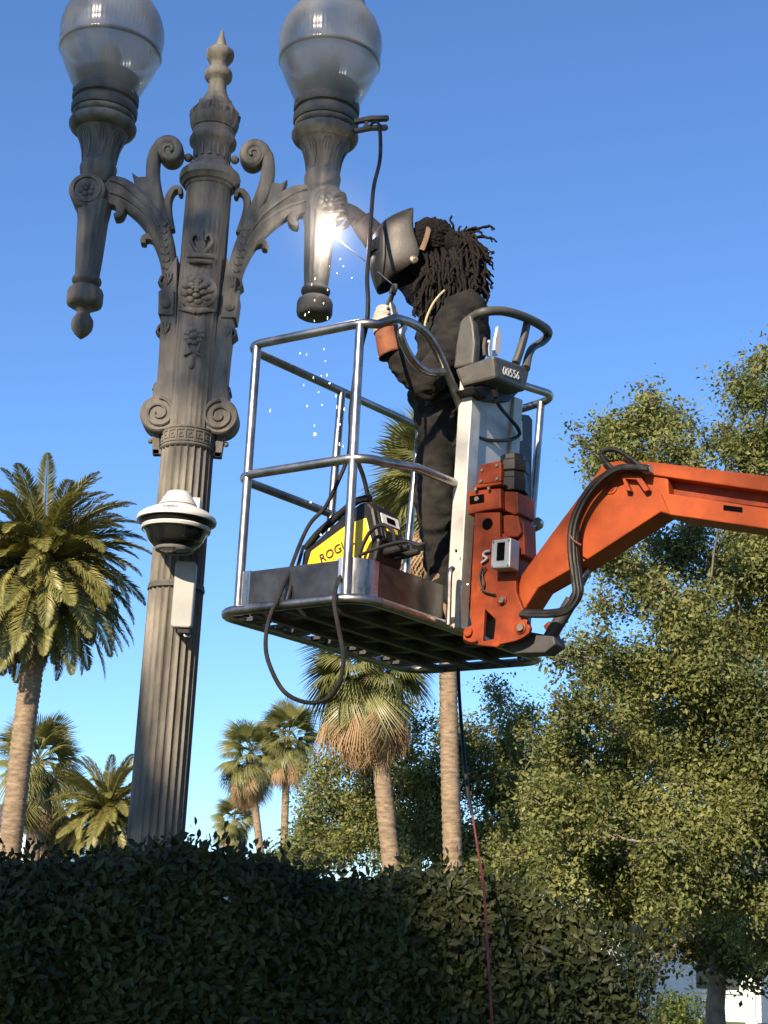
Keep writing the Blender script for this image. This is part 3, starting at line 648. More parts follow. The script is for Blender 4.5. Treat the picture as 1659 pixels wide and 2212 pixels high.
# capital, neck and finial
P_ = prof([(412, 50), (406, 52), (405, 57), (398, 61), (396, 65), (386, 66), (380, 64), (377, 58), (373, 54), (365, 49), (362, 44), (356, 39), (350, 37.5), (330, 38.5), (322, 43), (317, 47), (314, 50), (306, 51), (300, 48), (294, 44), (286, 46)])
MB().lathe(P_, C0, n=64).build('capital', M['stone'], lamp, smooth=True, angle=50)
nk = MB()
rn, zn0 = prof([(350, 38)])[0]; zn1 = prof([(326, 40)])[0][1]
for i in range(14):
    a = 2 * math.pi * i / 14; q = Vector((math.sin(a), -math.cos(a), 0)); c = Vector(C0) + q * (rn + .002)
    nk.ribbon([c + Vector((0, 0, zn0)), c + Vector((0, 0, (zn0 + zn1) / 2)), c + Vector((0, 0, zn1))], [.018, .013, .020], .010, q, n=8)
nk.build('neck_leaves', M['stone'], lamp, smooth=True)
P_ = prof([(284, 46), (276, 51), (268, 53), (258, 52), (248, 49), (238, 44), (230, 39), (222, 33.5), (214, 28), (204, 22.5), (194, 19.5), (180, 19), (176, 21), (172, 28), (166, 30), (160, 30), (154, 27), (149, 20), (144, 17.5), (138, 20), (132, 25), (126, 29), (118, 30.5), (112, 29), (107, 22), (103, 13.5), (90, 10), (76, 5), (66, 2.6), (64, .5)])
fin = MB().lathe(P_, C0, n=40).build('finial', M['stone'], lamp, smooth=True, angle=45)
lv = MB()
for ring, (y0, y1, rr0, rr1, nn, off) in enumerate(((284, 252, 47, 49, 9, 0), (268, 226, 51, 35, 9, .5))):
    (ra, za), (rb, zb) = prof([(y0, rr0)])[0], prof([(y1, rr1)])[0]
    for i in range(nn):
        a = 2 * math.pi * (i + off) / nn; q = Vector((math.sin(a), -math.cos(a), 0)); tx = Vector((math.cos(a), math.sin(a), 0)); c = Vector(C0)
        for s in (-1, 0, 1):
            lv.ribbon([c + q * (ra * .97) + tx * s * .012 + Vector((0, 0, za)), c + q * (ra + .004) + tx * s * .020 + Vector((0, 0, za * .6 + zb * .4)), c + q * (rb + .002) + tx * s * .014 + Vector((0, 0, za * .15 + zb * .85)), c + q * (rb + .006) + tx * s * .004 + Vector((0, 0, zb))],
                      [.014, .022, .016, .006], [.006, .012, .010, .006], q, n=8)
lv.build('finial_leaves', M['stone'], fin, smooth=True)
def mir(p, s):                                          # mirror about the lamp axis for the other arm
    return Vector((XL + (p.x - XL) * s, p.y, p.z))
def spiral(c, r0, turns, a0, n, sgn=1):
    out = []
    for i in range(n + 1):
        t = i / n; a = a0 + sgn * turns * 2 * math.pi * t; r_ = r0 * (1 - .82 * t); out.append((c[0] + r_ * math.cos(a), c[1] + r_ * math.sin(a)))
    return out
PX = depth(LP(300, 450)) / F                            # metres per grid pixel at the arms
AX = (0, 1, 0)
def arm(s):
    side = 'left' if s > 0 else 'right'
    T = lambda pts, k=6: [mir(p, s) for p in spline([LP(*q) for q in pts], k)]
    mb = MB()
    mb.ribbon(T([(215, 425), (245, 415), (268, 422), (295, 441), (325, 471), (349, 512), (362, 556), (366, 594), (362, 650)]), [a * PX for a in (62, 70, 66, 58, 54, 48, 38, 32, 30)], [.085, .09, .09, .09, .10, .10, .09, .08, .06], AX, n=16, e=.55)
    main = mb.build('arm', M['stone'], lamp, smooth=True, angle=50)
    mb = MB()                                           # raised rib on both faces of the arch
    for dy in (-.048, .048):
        for off in (-14, 12):
            mb.tube(T([(240, 412 + off, dy), (268, 422 + off, dy), (298, 444 + off * .8, dy), (327, 474 + off * .7, dy), (346, 512 + off * .4, dy), (360, 556, dy * .9)], 4), [.006, .008, .008, .008, .006, .003], n=6)
    mb.build('arm_ribs', M['stone'], main, smooth=True)
    # tall scroll
    pts = [(360, 500), (346, 460), (336, 420), (331, 385), (332, 352), (338, 330)] + spiral((367, 334), 26, 1.6, math.pi * 1.08, 26, 1)
    n_ = len(pts); w = [30, 34, 32, 30, 29, 27] + [24 * (1 - .75 * i / 26) + 3 for i in range(27)]
    mb = MB(); mb.ribbon(T(pts, 3), [a * PX for a in w], [.08, .085, .09, .10, .11] + [.115] * 10 + [.125, .13], AX, n=12, e=.55); mb.build('scroll', M['stone'], lamp, smooth=True, angle=50)
    MB().lathe([(.052, -.05), (.052, .05)], mir(LP(367, 334), s), n=24, axis=(0, 1, 0)).build('scroll_eye', M['stone'], lamp, smooth=True)
    MB().ball(mir(LP(407, 341), s), .022, n=14).build('scroll_ball', M['stone'], lamp, smooth=True)
    mb = MB()                                           # curled leaves
    for pts, w in ((((372, 500), (363, 455), (366, 428), (377, 412), (389, 412), (391, 424)), (14, 18, 17, 15, 13, 9)), (((368, 585), (360, 550), (346, 527), (328, 516), (313, 518), (311, 530)), (14, 22, 22, 20, 17, 12))):
        mb.ribbon(T(pts, 5), [a * PX for a in w], [.06, .07, .075, .07, .07, .06], AX, n=10)
    mb.build('curled_leaves', M['stone'], lamp, smooth=True, angle=50)
    mb = MB(); mb.prism([mir(LP(x, y, -.03), s) for x, y in ((286, 377), (300, 388), (316, 386), (334, 410), (328, 452), (296, 420))], (0, .06, 0)); mb.build('leaf_tooth', M['stone'], lamp, bevel=.006)
    mb = MB()                                           # acanthus relief at the arm root
    for k in range(7):
        x, y = 352 + 1.5 * k, 500 + 15 * k
        for sd in (-1, 1):
            for dy in (-.045, .045):
                c = LP(x, y, dy * (1 - .03 * k)); mb.ribbon([mir(c, s), mir(c + Vector((sd * .014, dy * .12, .01)), s), mir(c + Vector((sd * .024, 0, .028)), s)], [.006, .011, .004], .012, AX, n=6)
    mb.build('root_leaves', M['stone'], main, smooth=True)
    # hub drum with rosette
    hx, hy = 193, 424
    hc = mir(LP(hx, hy), s); hr = 39 * PX
    mb = MB(); mb.lathe([(hr * .9, -.078), (hr, -.07), (hr, .07), (hr * .9, .078)], hc, n=40, axis=(0, 1, 0)); mb.build('hub', M['stone'], lamp, smooth=True, angle=40)
    for fy in (-1, 1):
        mb = MB(); mb.lathe([(hr * .78, .076), (hr * .80, .086), (hr * .70, .086), (hr * .68, .077)], hc, n=36, axis=(0, fy, 0), caps=False)
        for k in range(6):
            a = k * math.pi / 3 + .3; mb.ball(hc + Vector((math.cos(a) * .026, fy * .079, math.sin(a) * .026)), .016, .010, .016, n=8)
        mb.ball(hc + Vector((0, fy * .082, 0)), .012, n=8)
        mb.build('rosette', M['stone'], lamp, smooth=True)
    mb = MB(); mb.ribbon(T([(236, 438), (252, 440), (262, 450), (260, 468), (248, 472)], 5), [a * PX for a in (26, 28, 26, 20, 12)], .08, AX, n=10); mb.build('hub_leaf', M['stone'], lamp, smooth=True)
    # cup, collar and globe on the lamp axis
    ax = lambda y: 249.5 - .1 * y
    lc0 = LP(209, 400); cx_ = XL + (lc0.x - XL) * s; cc = (cx_, YL, 0)
    def pr(lst): return prof(lst, ax=lambda y: 214.5 - .085 * (y - 344))
    MB().lathe(pr([(400, 30), (384, 37), (372, 39), (366, 40), (361, 39), (357, 36), (344, 36), (330, 37.5), (316, 41), (304, 45), (297, 50), (293, 54), (290, 55), (288, 62), (283, 69), (278, 72), (272, 72.5), (268, 70), (265, 63), (262, 61), (259, 66), (255, 67.5), (250, 66), (248, 60)]), cc, n=48).build('cup', M['stone'], lamp, smooth=True, angle=45)
    lv = MB()
    for i in range(8):
        a = 2 * math.pi * (i + .25) / 8; q = Vector((math.sin(a), -math.cos(a), 0)); tx = Vector((math.cos(a), math.sin(a), 0)); pp = pr([(352, 36), (330, 38), (312, 43), (300, 51)])
        for sd in (-1, 0, 1):
            lv.ribbon([Vector(cc) + q * (r_ + .001) + tx * sd * w_ + Vector((0, 0, z_)) for (r_, z_), w_ in zip(pp, (.004, .012, .017, .010))], [.008, .014, .014, .006], [.004, .008, .009, .004], q, n=6)
    lv.build('cup_leaves', M['stone'], lamp, smooth=True)
    MB().lathe(pr([(252, 62), (250, 69), (246, 71), (236, 71), (232, 69), (229, 65), (226, 65), (223, 70), (219, 71.5), (208, 71), (204, 68), (202, 60)]), cc, n=48).build('collar', M['stone_dark'], lamp, smooth=True, angle=35)
    for k in range(3):
        a = R(-60 + 120 * k); q = Vector((math.sin(a), -math.cos(a), 0)); zc = pr([(214, 70)])[0][1]
        MB().lathe([(.006, 0), (.006, .012), (.010, .012), (.010, .018), (0.001, .018)], Vector(cc) + q * .155 + Vector((0, 0, zc)), n=8, axis=q).build('set_screw', M['steel'], lamp, smooth=True)
    gp = pr([(206, 66), (196, 71), (182, 79), (166, 87), (150, 95), (134, 102), (121, 106.5)])
    gp2 = pr([(120, 108), (117, 110.5), (112, 110.5), (108, 108), (92, 111), (76, 112), (60, 110), (44, 105), (30, 98), (16, 88), (6, 79), (0, 74), (-3, 72), (-6, 72.5), (-12, 71), (-20, 66), (-28, 58), (-35, 45), (-40, 28), (-43, 10), (-43.5, 1)])
    gb = MB(); gb.lathe(gp + gp2, cc, n=288, caps=False, mod=lambda a_, h_: 1 - .003 * abs(math.cos(a_ * 36))); globe = gb.build('globe', M['globe'], lamp, smooth=True, angle=60)
    MB().lathe(pr([(120, 106), (116, 108), (111, 106)]), cc, n=64, caps=False).build('globe_seam', M['greyprint'], globe, smooth=True)
    MB().lathe(pr([(206, 58), (190, 66), (176, 70), (168, 66), (160, 40), (158, 10)]), cc, n=32).build('lamp_base', M['inner'], globe, smooth=True)
    MB().lathe(pr([(158, 16), (140, 22), (118, 24), (104, 16), (96, 1)]), cc, n=24).build('bulb', M['inner'], globe, smooth=True)
    # pendant
    pl = lambda lst: prof(lst, ax=lambda y: 249 - .1 * y)
    dr = pl([(440, 38), (462, 36), (478, 33), (520, 31), (560, 29), (598, 26), (602, 30), (607, 32), (612, 31), (616, 26), (619, 23), (622, 30), (627, 36), (634, 39), (654, 39), (660, 37), (664, 30), (668, 20), (674, 14.5)])
    MB().lathe(dr[:6], cc, n=96, mod=flute(16, .05)).build('pendant', M['stone'], lamp, smooth=True, angle=60)
    if s > 0:
        MB().lathe(dr[5:] + pl([(679, 14), (684, 18), (692, 23), (702, 24), (712, 22), (722, 15), (728, 8), (733, 1)]), cc, n=40).build('pendant_drop', M['stone'], lamp, smooth=True, angle=45)
    else:
        o = MB().lathe(dr[5:17], cc, n=40).build('pendant_end', M['stone_dark'], lamp, smooth=True, angle=45); o['label'] = 'blunt pendant end whose drop has broken off'
M['inner'] = mat('lamp_socket', (.22, .22, .21), (.30, .29, .27), rough=.5, scale=8)
arm(1); arm(-1)
# side pilasters with ornaments and volutes
def pilaster(s):
    T = lambda pts: [mir(LP(*p), s) for p in pts]
    mb = MB(); mb.prism(T([(386, 560, -.055), (360, 600, -.055), (357, 640, -.055), (351, 650, -.055), (350, 690, -.055), (347, 760, -.055), (342, 830, -.055), (334, 850, -.055), (330, 880, -.055), (366, 932, -.055), (380, 930, -.055)]), (0, .11, 0)); mb.build('pilaster', M['stone'], lamp, bevel=.006)
    mb = MB(); mb.prism(T([(362, 634, -.066), (346, 640, -.066), (345, 690, -.066), (378, 692, -.066), (380, 640, -.066)]), (0, .132, 0)); mb.build('pilaster_block', M['stone'], lamp, bevel=.004)
    c = LP(346, 902); c = mir(c, s)
    sp = spiral((0, 0), .076, 1.8, math.pi * .5, 40, 1); mb = MB()
    for dy in (-.072, .072):
        MB().tube([c + Vector((-x * s, dy, y)) for x, y in sp], lerps([.009, .0045], len(sp)), n=6).build('volute_line', M['stone'], lamp, smooth=True)
    MB().lathe([(.082, -.068), (.089, -.060), (.089, .060), (.082, .068)], c, n=36, axis=(0, 1, 0)).build('volute', M['stone'], lamp, smooth=True, angle=35)
    mb = MB(); mb.prism(T([(330, 936, -.02), (346, 936, -.02), (346, 984, -.02), (330, 984, -.02)]), (0, .04, 0)); mb.prism(T([(330, 972, -.02), (352, 972, -.02), (352, 984, -.02), (330, 984, -.02)]), (0, .0399, 0)); mb.build('clamp_lug', M['stone'], lamp, bevel=.004)
    MB().ball(mir(LP(325, 953), s), .013, n=10).build('lug_bolt', M['stone'], lamp, smooth=True)
    mb = MB()
    for (x, y) in ((351, 612), (346, 718), (339, 842)):
        MB().ribbon([mir(LP(x + 8, y - 14), s), mir(LP(x - 1, y - 6), s), mir(LP(x - 5, y + 3), s), mir(LP(x + 2, y + 12), s)], [.012, .020, .018, .008], .09, AX, n=8).build('edge_curl', M['stone'], lamp, smooth=True)
    mb = MB(); mb.lathe([(.022, 0), (.022, .010), (.014, .014), (.004, .016)], mir(LP(362, 668, -.064), s), n=16, axis=(0, -1, 0)); mb.build('block_boss', M['stone'], lamp, smooth=True)
    fl = MB()
    for yy in (612, 718):
        cpt = LP(366 - (yy - 612) * .05, yy, -.056)
        for k in (-1, 0, 1): fl.ribbon([mir(cpt + Vector((0, 0, -.03)), s), mir(cpt + Vector((k * .012, -.006, 0)), s), mir(cpt + Vector((k * .018, -.002, .03)), s)], [.006, .012, .004], .010, AX, n=6)
    fl.build('block_leaf', M['stone'], lamp, smooth=True)
pilaster(1); pilaster(-1)
# rose, crest and drop relief on the column front
zr = at(430, 650, YL).z; fc = Vector((XL, YL - .112, zr))
mb = MB(); mb.lathe([(.092, -.02), (.094, .006), (.080, .018), (.070, .020)], fc, n=40, axis=(0, -1, 0)); ro = mb.build('rose_plate', M['stone'], lamp, smooth=True, angle=35)
mb = MB()
for ring, (rr_, n_, sz, yy) in enumerate(((.058, 9, .024, .018), (.034, 6, .020, .032), (.014, 4, .014, .042))):
    for k in range(n_):
        a = 2 * math.pi * (k + .5 * ring) / n_; c = fc + Vector((math.cos(a) * rr_, -yy, math.sin(a) * rr_)); mb.ball(c, sz, .013, sz * .8, n=10)
mb.ball(fc + Vector((0, -.044, 0)), .012, n=8); mb.build('rose_petals', M['stone'], ro, smooth=True)
z2 = at(430, 585, YL).z; z3 = at(430, 540, YL).z
mb = MB(); q = Vector((XL, YL - .112, 0))
mb.tube(spline([q + Vector((-.052, .012, z2 + .004)), q + Vector((-.03, -.010, z2 - .006)), q + Vector((0, -.018, z2 - .008)), q + Vector((.03, -.010, z2 - .006)), q + Vector((.052, .012, z2 + .004))], 4), .012, n=8)
mb.tube(spline([q + Vector((-.058, .012, z2 + .030)), q + Vector((-.03, -.010, z2 + .022)), q + Vector((0, -.016, z2 + .020)), q + Vector((.03, -.010, z2 + .022)), q + Vector((.058, .012, z2 + .030))], 4), .015, n=8)
for s in (-1, 1):
    mb.ribbon(spline([q + Vector((s * .012, -.004, z2 + .04)), q + Vector((s * .040, -.004, z2 + .08)), q + Vector((s * .050, 0, z3 + .0)), q + Vector((s * .036, -.004, z3 + .025)), q + Vector((s * .016, -.006, z3 + .012)), q + Vector((s * .020, -.006, z3 - .006))], 5), [.012, .016, .018, .018, .014, .008], .022, AX, n=8)
mb.ribbon([q + Vector((0, 0, z2 + .03)), q + Vector((0, -.008, z3 - .03)), q + Vector((0, -.002, z3 + .05))], [.05, .045, .006], .02, AX, n=8)
mb.build('crest', M['stone'], lamp, smooth=True)
mb = MB(); z4 = at(418, 745, YL).z; z5 = at(416, 800, YL).z
for k in range(9):
    a = 2 * math.pi * k / 9; mb.ball(q + Vector((math.cos(a) * .034, -.004, z4 + math.sin(a) * .034)), .018, .010, .014, n=8)
mb.ball(q + Vector((0, -.008, z4)), .02, .012, .02, n=8)
for s in (-1, 1): mb.ribbon(spline([q + Vector((s * .034, 0, z4 - .03)), q + Vector((s * .022, -.004, z4 - .07)), q + Vector((s * .012, -.004, z5 + .05)), q + Vector((s * .040, -.002, z5 + .03))], 4), [.012, .018, .018, .004], .016, AX, n=6)
mb.ball(q + Vector((0, -.002, z5)), .016, .012, .038, n=10)
mb.build('drop_relief', M['stone'], lamp, smooth=True)
mb = MB()                                               # sash under the rose
for s in (-1, 1): mb.ribbon(spline([q + Vector((0, -.006, zr - .105)), q + Vector((s * .05, .004, zr - .09)), q + Vector((s * .085, .045, zr - .075))], 4), [.03, .028, .022], .02, AX, n=8)
mb.build('rose_sash', M['stone'], ro, smooth=True)

# ------------------------------------------------------------------ dome camera and radio box on the column
pc = at(383, 1110, 6.60); YD = 6.60
def pd(lst): return prof(lst, ax=lambda y: 386 - .06 * (y - 1110), Y=YD)
dm = thing('security_camera', (pc.x, YD, pd([(1168, 1)])[0][1]), 'white dome security camera mounted on the front of the lamp column', 'security camera')
cc = (pc.x, YD, 0)
hb = MB().lathe(pd([(1094, 42), (1092, 41.5), (1072, 29), (1066, 26), (1064, 22), (1063, 1)]), cc, n=40).build('mount_cap', M['white'], dm, smooth=True, angle=35)
br = MB().lathe(pd([(1129, 82), (1129, 85.5), (1125, 86.5), (1119, 84), (1111, 74), (1104, 60), (1098, 46), (1096, 42)]), cc, n=56).build('brim', M['white'], dm, smooth=True, angle=40)
MB().lathe(pd([(1140, 74), (1130, 80), (1127, 82)]), cc, n=48).build('painted_shadow_gap', M['blackplastic'], dm, smooth=True)  # black ring paints the shade in the gap under the brim
MB().lathe(pd([(1149, 70), (1148, 74), (1143, 76), (1140, 74)]), cc, n=48).build('trim_ring', M['white'], dm, smooth=True, angle=35)
MB().lathe(pd([(1192, 2), (1191, 24), (1189, 34), (1184, 44), (1176, 54), (1166, 61), (1156, 65), (1149, 70)]), cc, n=48).build('dome', M['darkglass'], dm, smooth=True, angle=60)
MB().lathe(pd([(1189, 36), (1191, 41), (1187, 43), (1184, 40)]), cc, n=40, caps=False).build('dome_ring', M['greyprint'], dm, smooth=True)
MB().ball(Vector((pc.x - .03, YD - .10, pd([(1160, 1)])[0][1])), .022, .012, .012, n=10).build('lens_ball', M['greybox'], dm, smooth=True)  # small grey ball set in the dome
for sx in (-1, 1):
    MB().box(Vector((pc.x + sx * .055, YD + .15, pd([(1085, 1)])[0][1])), .03, .05, .055).build('mount_plate', M['white'], dm, bevel=.004)
MB().tube([Vector((pc.x, YD + .05, pd([(1085, 1)])[0][1])), Vector((pc.x, YL - .11, pd([(1085, 1)])[0][1]))], .055, n=20).build('mount_neck', M['white'], dm, smooth=True)
(rb1, zb1), (rb2, zb2) = pd([(1125, 87.5)])[0], pd([(1111, 75.5)])[0]
def wrap(v):
    k = (v.y * .8 + .016) / .024; r_ = rb1 * (1 - k) + rb2 * k + v.z * 2; a = v.x / rb1 - .06
    return Vector((pc.x + r_ * math.sin(a), YD - r_ * math.cos(a), zb1 * (1 - k) + zb2 * k + .002))
finish('lettering', text_mesh('avigilon', .024, wrap), M['greyprint'], br)
b1, b2, b3, b4 = at(379, 1210, 6.70), at(423, 1212, 6.70), at(415, 1356, 6.72), at(368, 1356, 6.72)
ap = thing('radio_box', (b4.x, 6.75, b4.z), 'pale grey upright radio box strapped to the lamp column under the dome camera', 'radio box')
def rrect(c, hw, hh, r_, ax, ay, k=5):
    out = []
    for (sx, sy, a0) in ((1, 1, 0), (-1, 1, 90), (-1, -1, 180), (1, -1, 270)):
        for i in range(k + 1):
            a = R(a0 + 90 * i / k); out.append(c + ax * (sx * (hw - r_) + r_ * math.cos(a)) + ay * (sy * (hh - r_) + r_ * math.sin(a)))
    return out
cb = (b1 + b2 + b3 + b4) / 4; hw = ((b2 - b1).length + (b3 - b4).length) / 4; hh = ((b1 - b4).length + (b2 - b3).length) / 4
Xv, Yv, Zv = Vector((1, 0, 0)), Vector((0, 1, 0)), Vector((0, 0, 1))
MB().prism(rrect(cb, hw, hh, .016, Xv, Zv), (0, .055, 0)).build('case', M['apbox'], ap, smooth=True, bevel=.006, angle=50)
MB().box(cb + Vector((.01, .03, -hh - .012)), .028, .018, .012).build('cable_gland', M['blackplastic'], ap, bevel=.003)
MB().tube(spline([cb + Vector((.012, .03, -hh - .02)), cb + Vector((.02, .02, -hh - .035)), cb + Vector((.035, .05, -hh - .03)), cb + Vector((.03, .09, -hh - .015))], 5), .004, n=6).build('cable', M['white'], ap, smooth=True)
MB().box(cb + Vector((0, .078, 0)), .03, .025, .08).build('bracket', M['greybox'], ap, bevel=.003)
MB().lathe([(.128, -.008), (.131, -.006), (.131, .006), (.128, .008)], (XL, YL, at(385, 1275, YL).z), n=48, caps=False).build('band_clamp', M['stone_dark'], ap, smooth=True)

# ------------------------------------------------------------------ boom lift: basket
U3 = Vector((.589, .808, 0)).normalized(); V3 = Vector((-.808, .589, 0)).normalized(); N0 = Vector((-.075, 5.84, 2.9))
def B(u, v, w): return N0 + U3 * u + V3 * v + Zv * (w * (1 + .075 * u + .03 * v - .09 * u * v)) + Xv * (.045 * u * w)
def onU(x, y, u): return onplane(x, y, N0 + U3 * u, U3)
def onV(x, y, v): return onplane(x, y, N0 + V3 * v, V3)
lift = thing('boom_lift', (5.2, 3.6, 0), 'orange boom lift holding up a grey tubular work basket', 'boom lift')
def arcpts(c, r_, a0, a1, k=6):
    return [(c[0] + r_ * math.cos(R(a0 + (a1 - a0) * i / k)), c[1] + r_ * math.sin(R(a0 + (a1 - a0) * i / k))) for i in range(k + 1)]
def loop(u0, u1, v0, v1, r_):                            # rounded rectangle in (u, v), from N corner by L, far, R
    p = arcpts((u0 + r_, v0 + r_), r_, 270, 180) + arcpts((u0 + r_, v1 - r_), r_, 180, 90) + arcpts((u1 - r_, v1 - r_), r_, 90, 0) + arcpts((u1 - r_, v0 + r_), r_, 0, -90)
    return p
LU, LV = 1.46, .76
# bottom bumper rail is the basket part; the rest hangs on it as sub-parts
lp = loop(0, LU, 0, LV, .12); pts = [B(u, v, 0) for u, v in lp]; pts.append(pts[0])
basket = MB().tube(pts, .021, n=10, caps=False).build('basket', M['steel'], lift, smooth=True); basket['label'] = 'grey galvanised tubular work basket'
TR = 1.17; MR = .585; tr = .0195
p_top = [onV(x, y, 0) for x, y in ((1000, 898), (990, 866), (966, 806), (942, 752), (918, 718), (890, 698), (855, 687))]
q = [B(u, v, TR) for u, v in loop(.03, LU - .03, .03, LV - .03, .10)]
rt_ = spline(p_top, 3) + q[2:]
rt_ = rt_ + [B(.98, .03, TR - .02)]
MB().tube(rt_, tr, n=10).build('top_rail', M['steel'], basket, smooth=True)
gate = spline([onV(x, y, .0) for x, y in ((872, 706), (866, 722), (876, 752), (897, 784), (925, 803), (957, 803))], 5)
MB().tube(gate, tr * .9, n=10).build('hand_rail', M['steel'], basket, smooth=True)
q = [B(u, v, MR) for u, v in loop(.03, LU - .03, .03, LV - .03, .10)]
MB().tube([onV(990, 1047, 0), onV(900, 1010, 0)] + q, tr, n=10).build('mid_rail', M['steel'], basket, smooth=True)
for (u, v, w1) in ((.035, .10, TR), (.035, .66, TR), (.68, LV - .035, TR), (1.28, LV - .035, TR), (LU - .035, .12, TR)):
    MB().tube([B(u, v, 0), B(u, v, w1 * .5), B(u, v, w1)], tr * .98, n=10).build('post', M['steel'], basket, smooth=True)
tp_ = lambda u, v, w: B(u, v, w)
def wall_strip(path, w0, w1, th, name, mt):
    mb = MB(); vs = []; fs = []; k = len(path)
    for (u, v, nu, nv) in path:
        for (a, w) in ((0, w0), (0, w1), (th, w1), (th, w0)): vs.append(B(u - nu * a, v - nv * a, w))
    for i in range(k - 1):
        for j in range(4): a = i * 4 + j; b_ = i * 4 + (j + 1) % 4; fs.append((a, b_, b_ + 4, a + 4))
    fs += [(0, 1, 2, 3), tuple((k - 1) * 4 + j for j in (3, 2, 1, 0))]
    mb.add(vs, fs); return mb.build(name, mt, basket, smooth=True, angle=30)
e_ = .028
wall_strip([(e_, .14, -1, 0), (e_, .60, -1, 0)], .03, .165, .004, 'toe_board', M['darkplate'])
wall_strip([(e_ + .12 - .12 * math.cos(R(a)), e_ + .12 - .12 * math.sin(R(a)), -math.cos(R(a)), -math.sin(R(a))) for a in range(0, 91, 10)], .03, .175, .004, 'toe_board_corner', M['steel_bright'])
wall_strip([(e_ + .122, e_ + .002, 0, -1), (.62, e_ + .002, 0, -1)], .03, .17, .004, 'toe_board', M['darkplate'])
wall_strip([(e_ + .002, .60, -1, 0), (e_ + .002, .655, -1, 0)], .03, .17, .005, 'toe_board_end', M['steel_bright'])
wall_strip([(.1, LV - e_, 0, 1), (LU - .1, LV - e_, 0, 1)], .03, .2, .004, 'toe_board', M['darkplate'])
wall_strip([(LU - e_, .1, 1, 0), (LU - e_, LV - .1, 1, 0)], .03, .2, .004, 'toe_board', M['darkplate'])
wall_strip([(.80, e_, 0, -1), (LU - .12, e_, 0, -1)], .03, .2, .004, 'toe_board', M['darkplate'])
mb = MB(); mb.prism([B(u, v, .035) for u, v in loop(.05, LU - .05, .06, LV - .075, .1)], Zv * .012); mb.build('floor', M['under'], basket)
for k in range(5):
    u = .2 + .27 * k; mb = MB(); mb.box(B(u, LV / 2, .012), .02, LV / 2 - .02, .02, (U3, V3, Zv)); mb.build('floor_bar', M['under'], basket)
for k in range(3):
    v = .2 + .18 * k; mb = MB(); mb.box(B(LU / 2, v, -.012), LU / 2 - .02, .016, .012, (U3, V3, Zv)); mb.build('floor_beam', M['under'], basket)
for k in range(10):
    u = .12 + .135 * k; mb = MB(); mb.box(B(u, LV - .03, .012), .03 if k % 2 else .02, .045, .008, (U3, V3, Zv)); mb.build('rail_tab', M['under'], basket)
# ---- mast
mb = MB()
def post_box(u0, u1, v0, v1, w0, w1, mb):
    c = [B(u, v, w) for w in (w0, w1) for (u, v) in ((u0, v0), (u1, v0), (u1, v1), (u0, v1))]
    mb.add(c, [(0, 1, 2, 3), (7, 6, 5, 4), (0, 4, 5, 1), (1, 5, 6, 2), (2, 6, 7, 3), (3, 7, 4, 0)]); return mb
post_box(.625, .70, -.05, .02, -.01, 1.07, mb); mast = mb.build('mast', M['mast'], lift, bevel=.005)
post_box(.70, .95, -.035, -.03, .45, 1.10, MB()).build('mast_plate', M['mast'], mast, bevel=.002)
post_box(.95, 1.02, -.05, .02, 0, 1.05, MB()).build('mast_post', M['mast'], mast, bevel=.004)
post_box(.7, .95, -.02, .015, .12, .45, MB()).build('mast_web', M['under'], mast, bevel=.004)
MB().tube(spline([onV(x, y, -.055) for x, y in ((978, 1228), (972, 1240), (970, 1300), (968, 1350))], 4), .012, n=8).build('mast_rod', M['steel'], mast, smooth=True)
MB().lathe([(.007, -.001), (.007, .002)], onV(985, 1190, -.052), n=10, axis=-V3).build('painted_mast_hole', M['flat_black'], mast)  # black disc standing for the shade inside a hole
for (x, y) in ((992, 1047), (1001, 896)):
    MB().ball(onV(x, y, 0) + V3 * -.004, .024, .012, .024, n=10, ax=(U3, V3, Zv)).build('weld_bead', M['mast'], mast, smooth=True)
# panel with sticker at the right of the mast
pnl = MB().prism([onV(x, y, .04) for x, y in ((1086, 1075), (1090, 905), (1098, 893), (1135, 898), (1143, 908), (1140, 1085))], V3 * -.02).build('manual_box', M['greyplastic'], lift, bevel=.004)
MB().prism([onV(x, y, .018) for x, y in ((1101, 911), (1127, 910), (1128, 952), (1104, 956))], V3 * -.003).build('sticker', M['print'], pnl)
stk = MB()
for k, (a, b_) in enumerate((((1105, 918), (1118, 926)), ((1110, 930), (1124, 921)), ((1106, 936), (1122, 941)), ((1108, 946), (1119, 949)), ((1116, 914), (1122, 936)))):
    p, q = onV(*a, .013), onV(*b_, .013); stk.tube([p, p.lerp(q, .5) + Zv * .004, q], .004, n=5)
o = stk.build('sticker_print', M['darkprint'], pnl); o['kind'] = 'stuff'
# ---- control console with guard
UA, VA = .61, -.2
def cbox():
    a0, a1 = onV(1071, 817, VA), onV(1067, 766, VA); b0, b1 = onV(1136, 846, VA), onV(1147, 794, VA); c0, c1 = onU(996, 835, UA), onU(981, 797, UA)
    d0, d1 = b0 + (c0 - a0), b1 + (c1 - a1)
    mb = MB(); mb.add([a0, b0, d0, c0, a1, b1, d1, c1], [(0, 1, 2, 3), (7, 6, 5, 4), (0, 4, 5, 1), (1, 5, 6, 2), (2, 6, 7, 3), (3, 7, 4, 0)]); return mb.build('control_console', M['greyplastic'], lift, bevel=.014), (a0, a1, b0, b1, c0, c1)
console, (a0, a1, b0, b1, c0, c1) = cbox()
MB().prism([onU(x, y, UA) for x, y in ((979, 796), (984, 745), (993, 694), (1003, 683), (1016, 678), (1022, 700), (1026, 740), (1022, 786))], U3 * .05).build('guard_cheek', M['greyplastic'], console, bevel=.01)
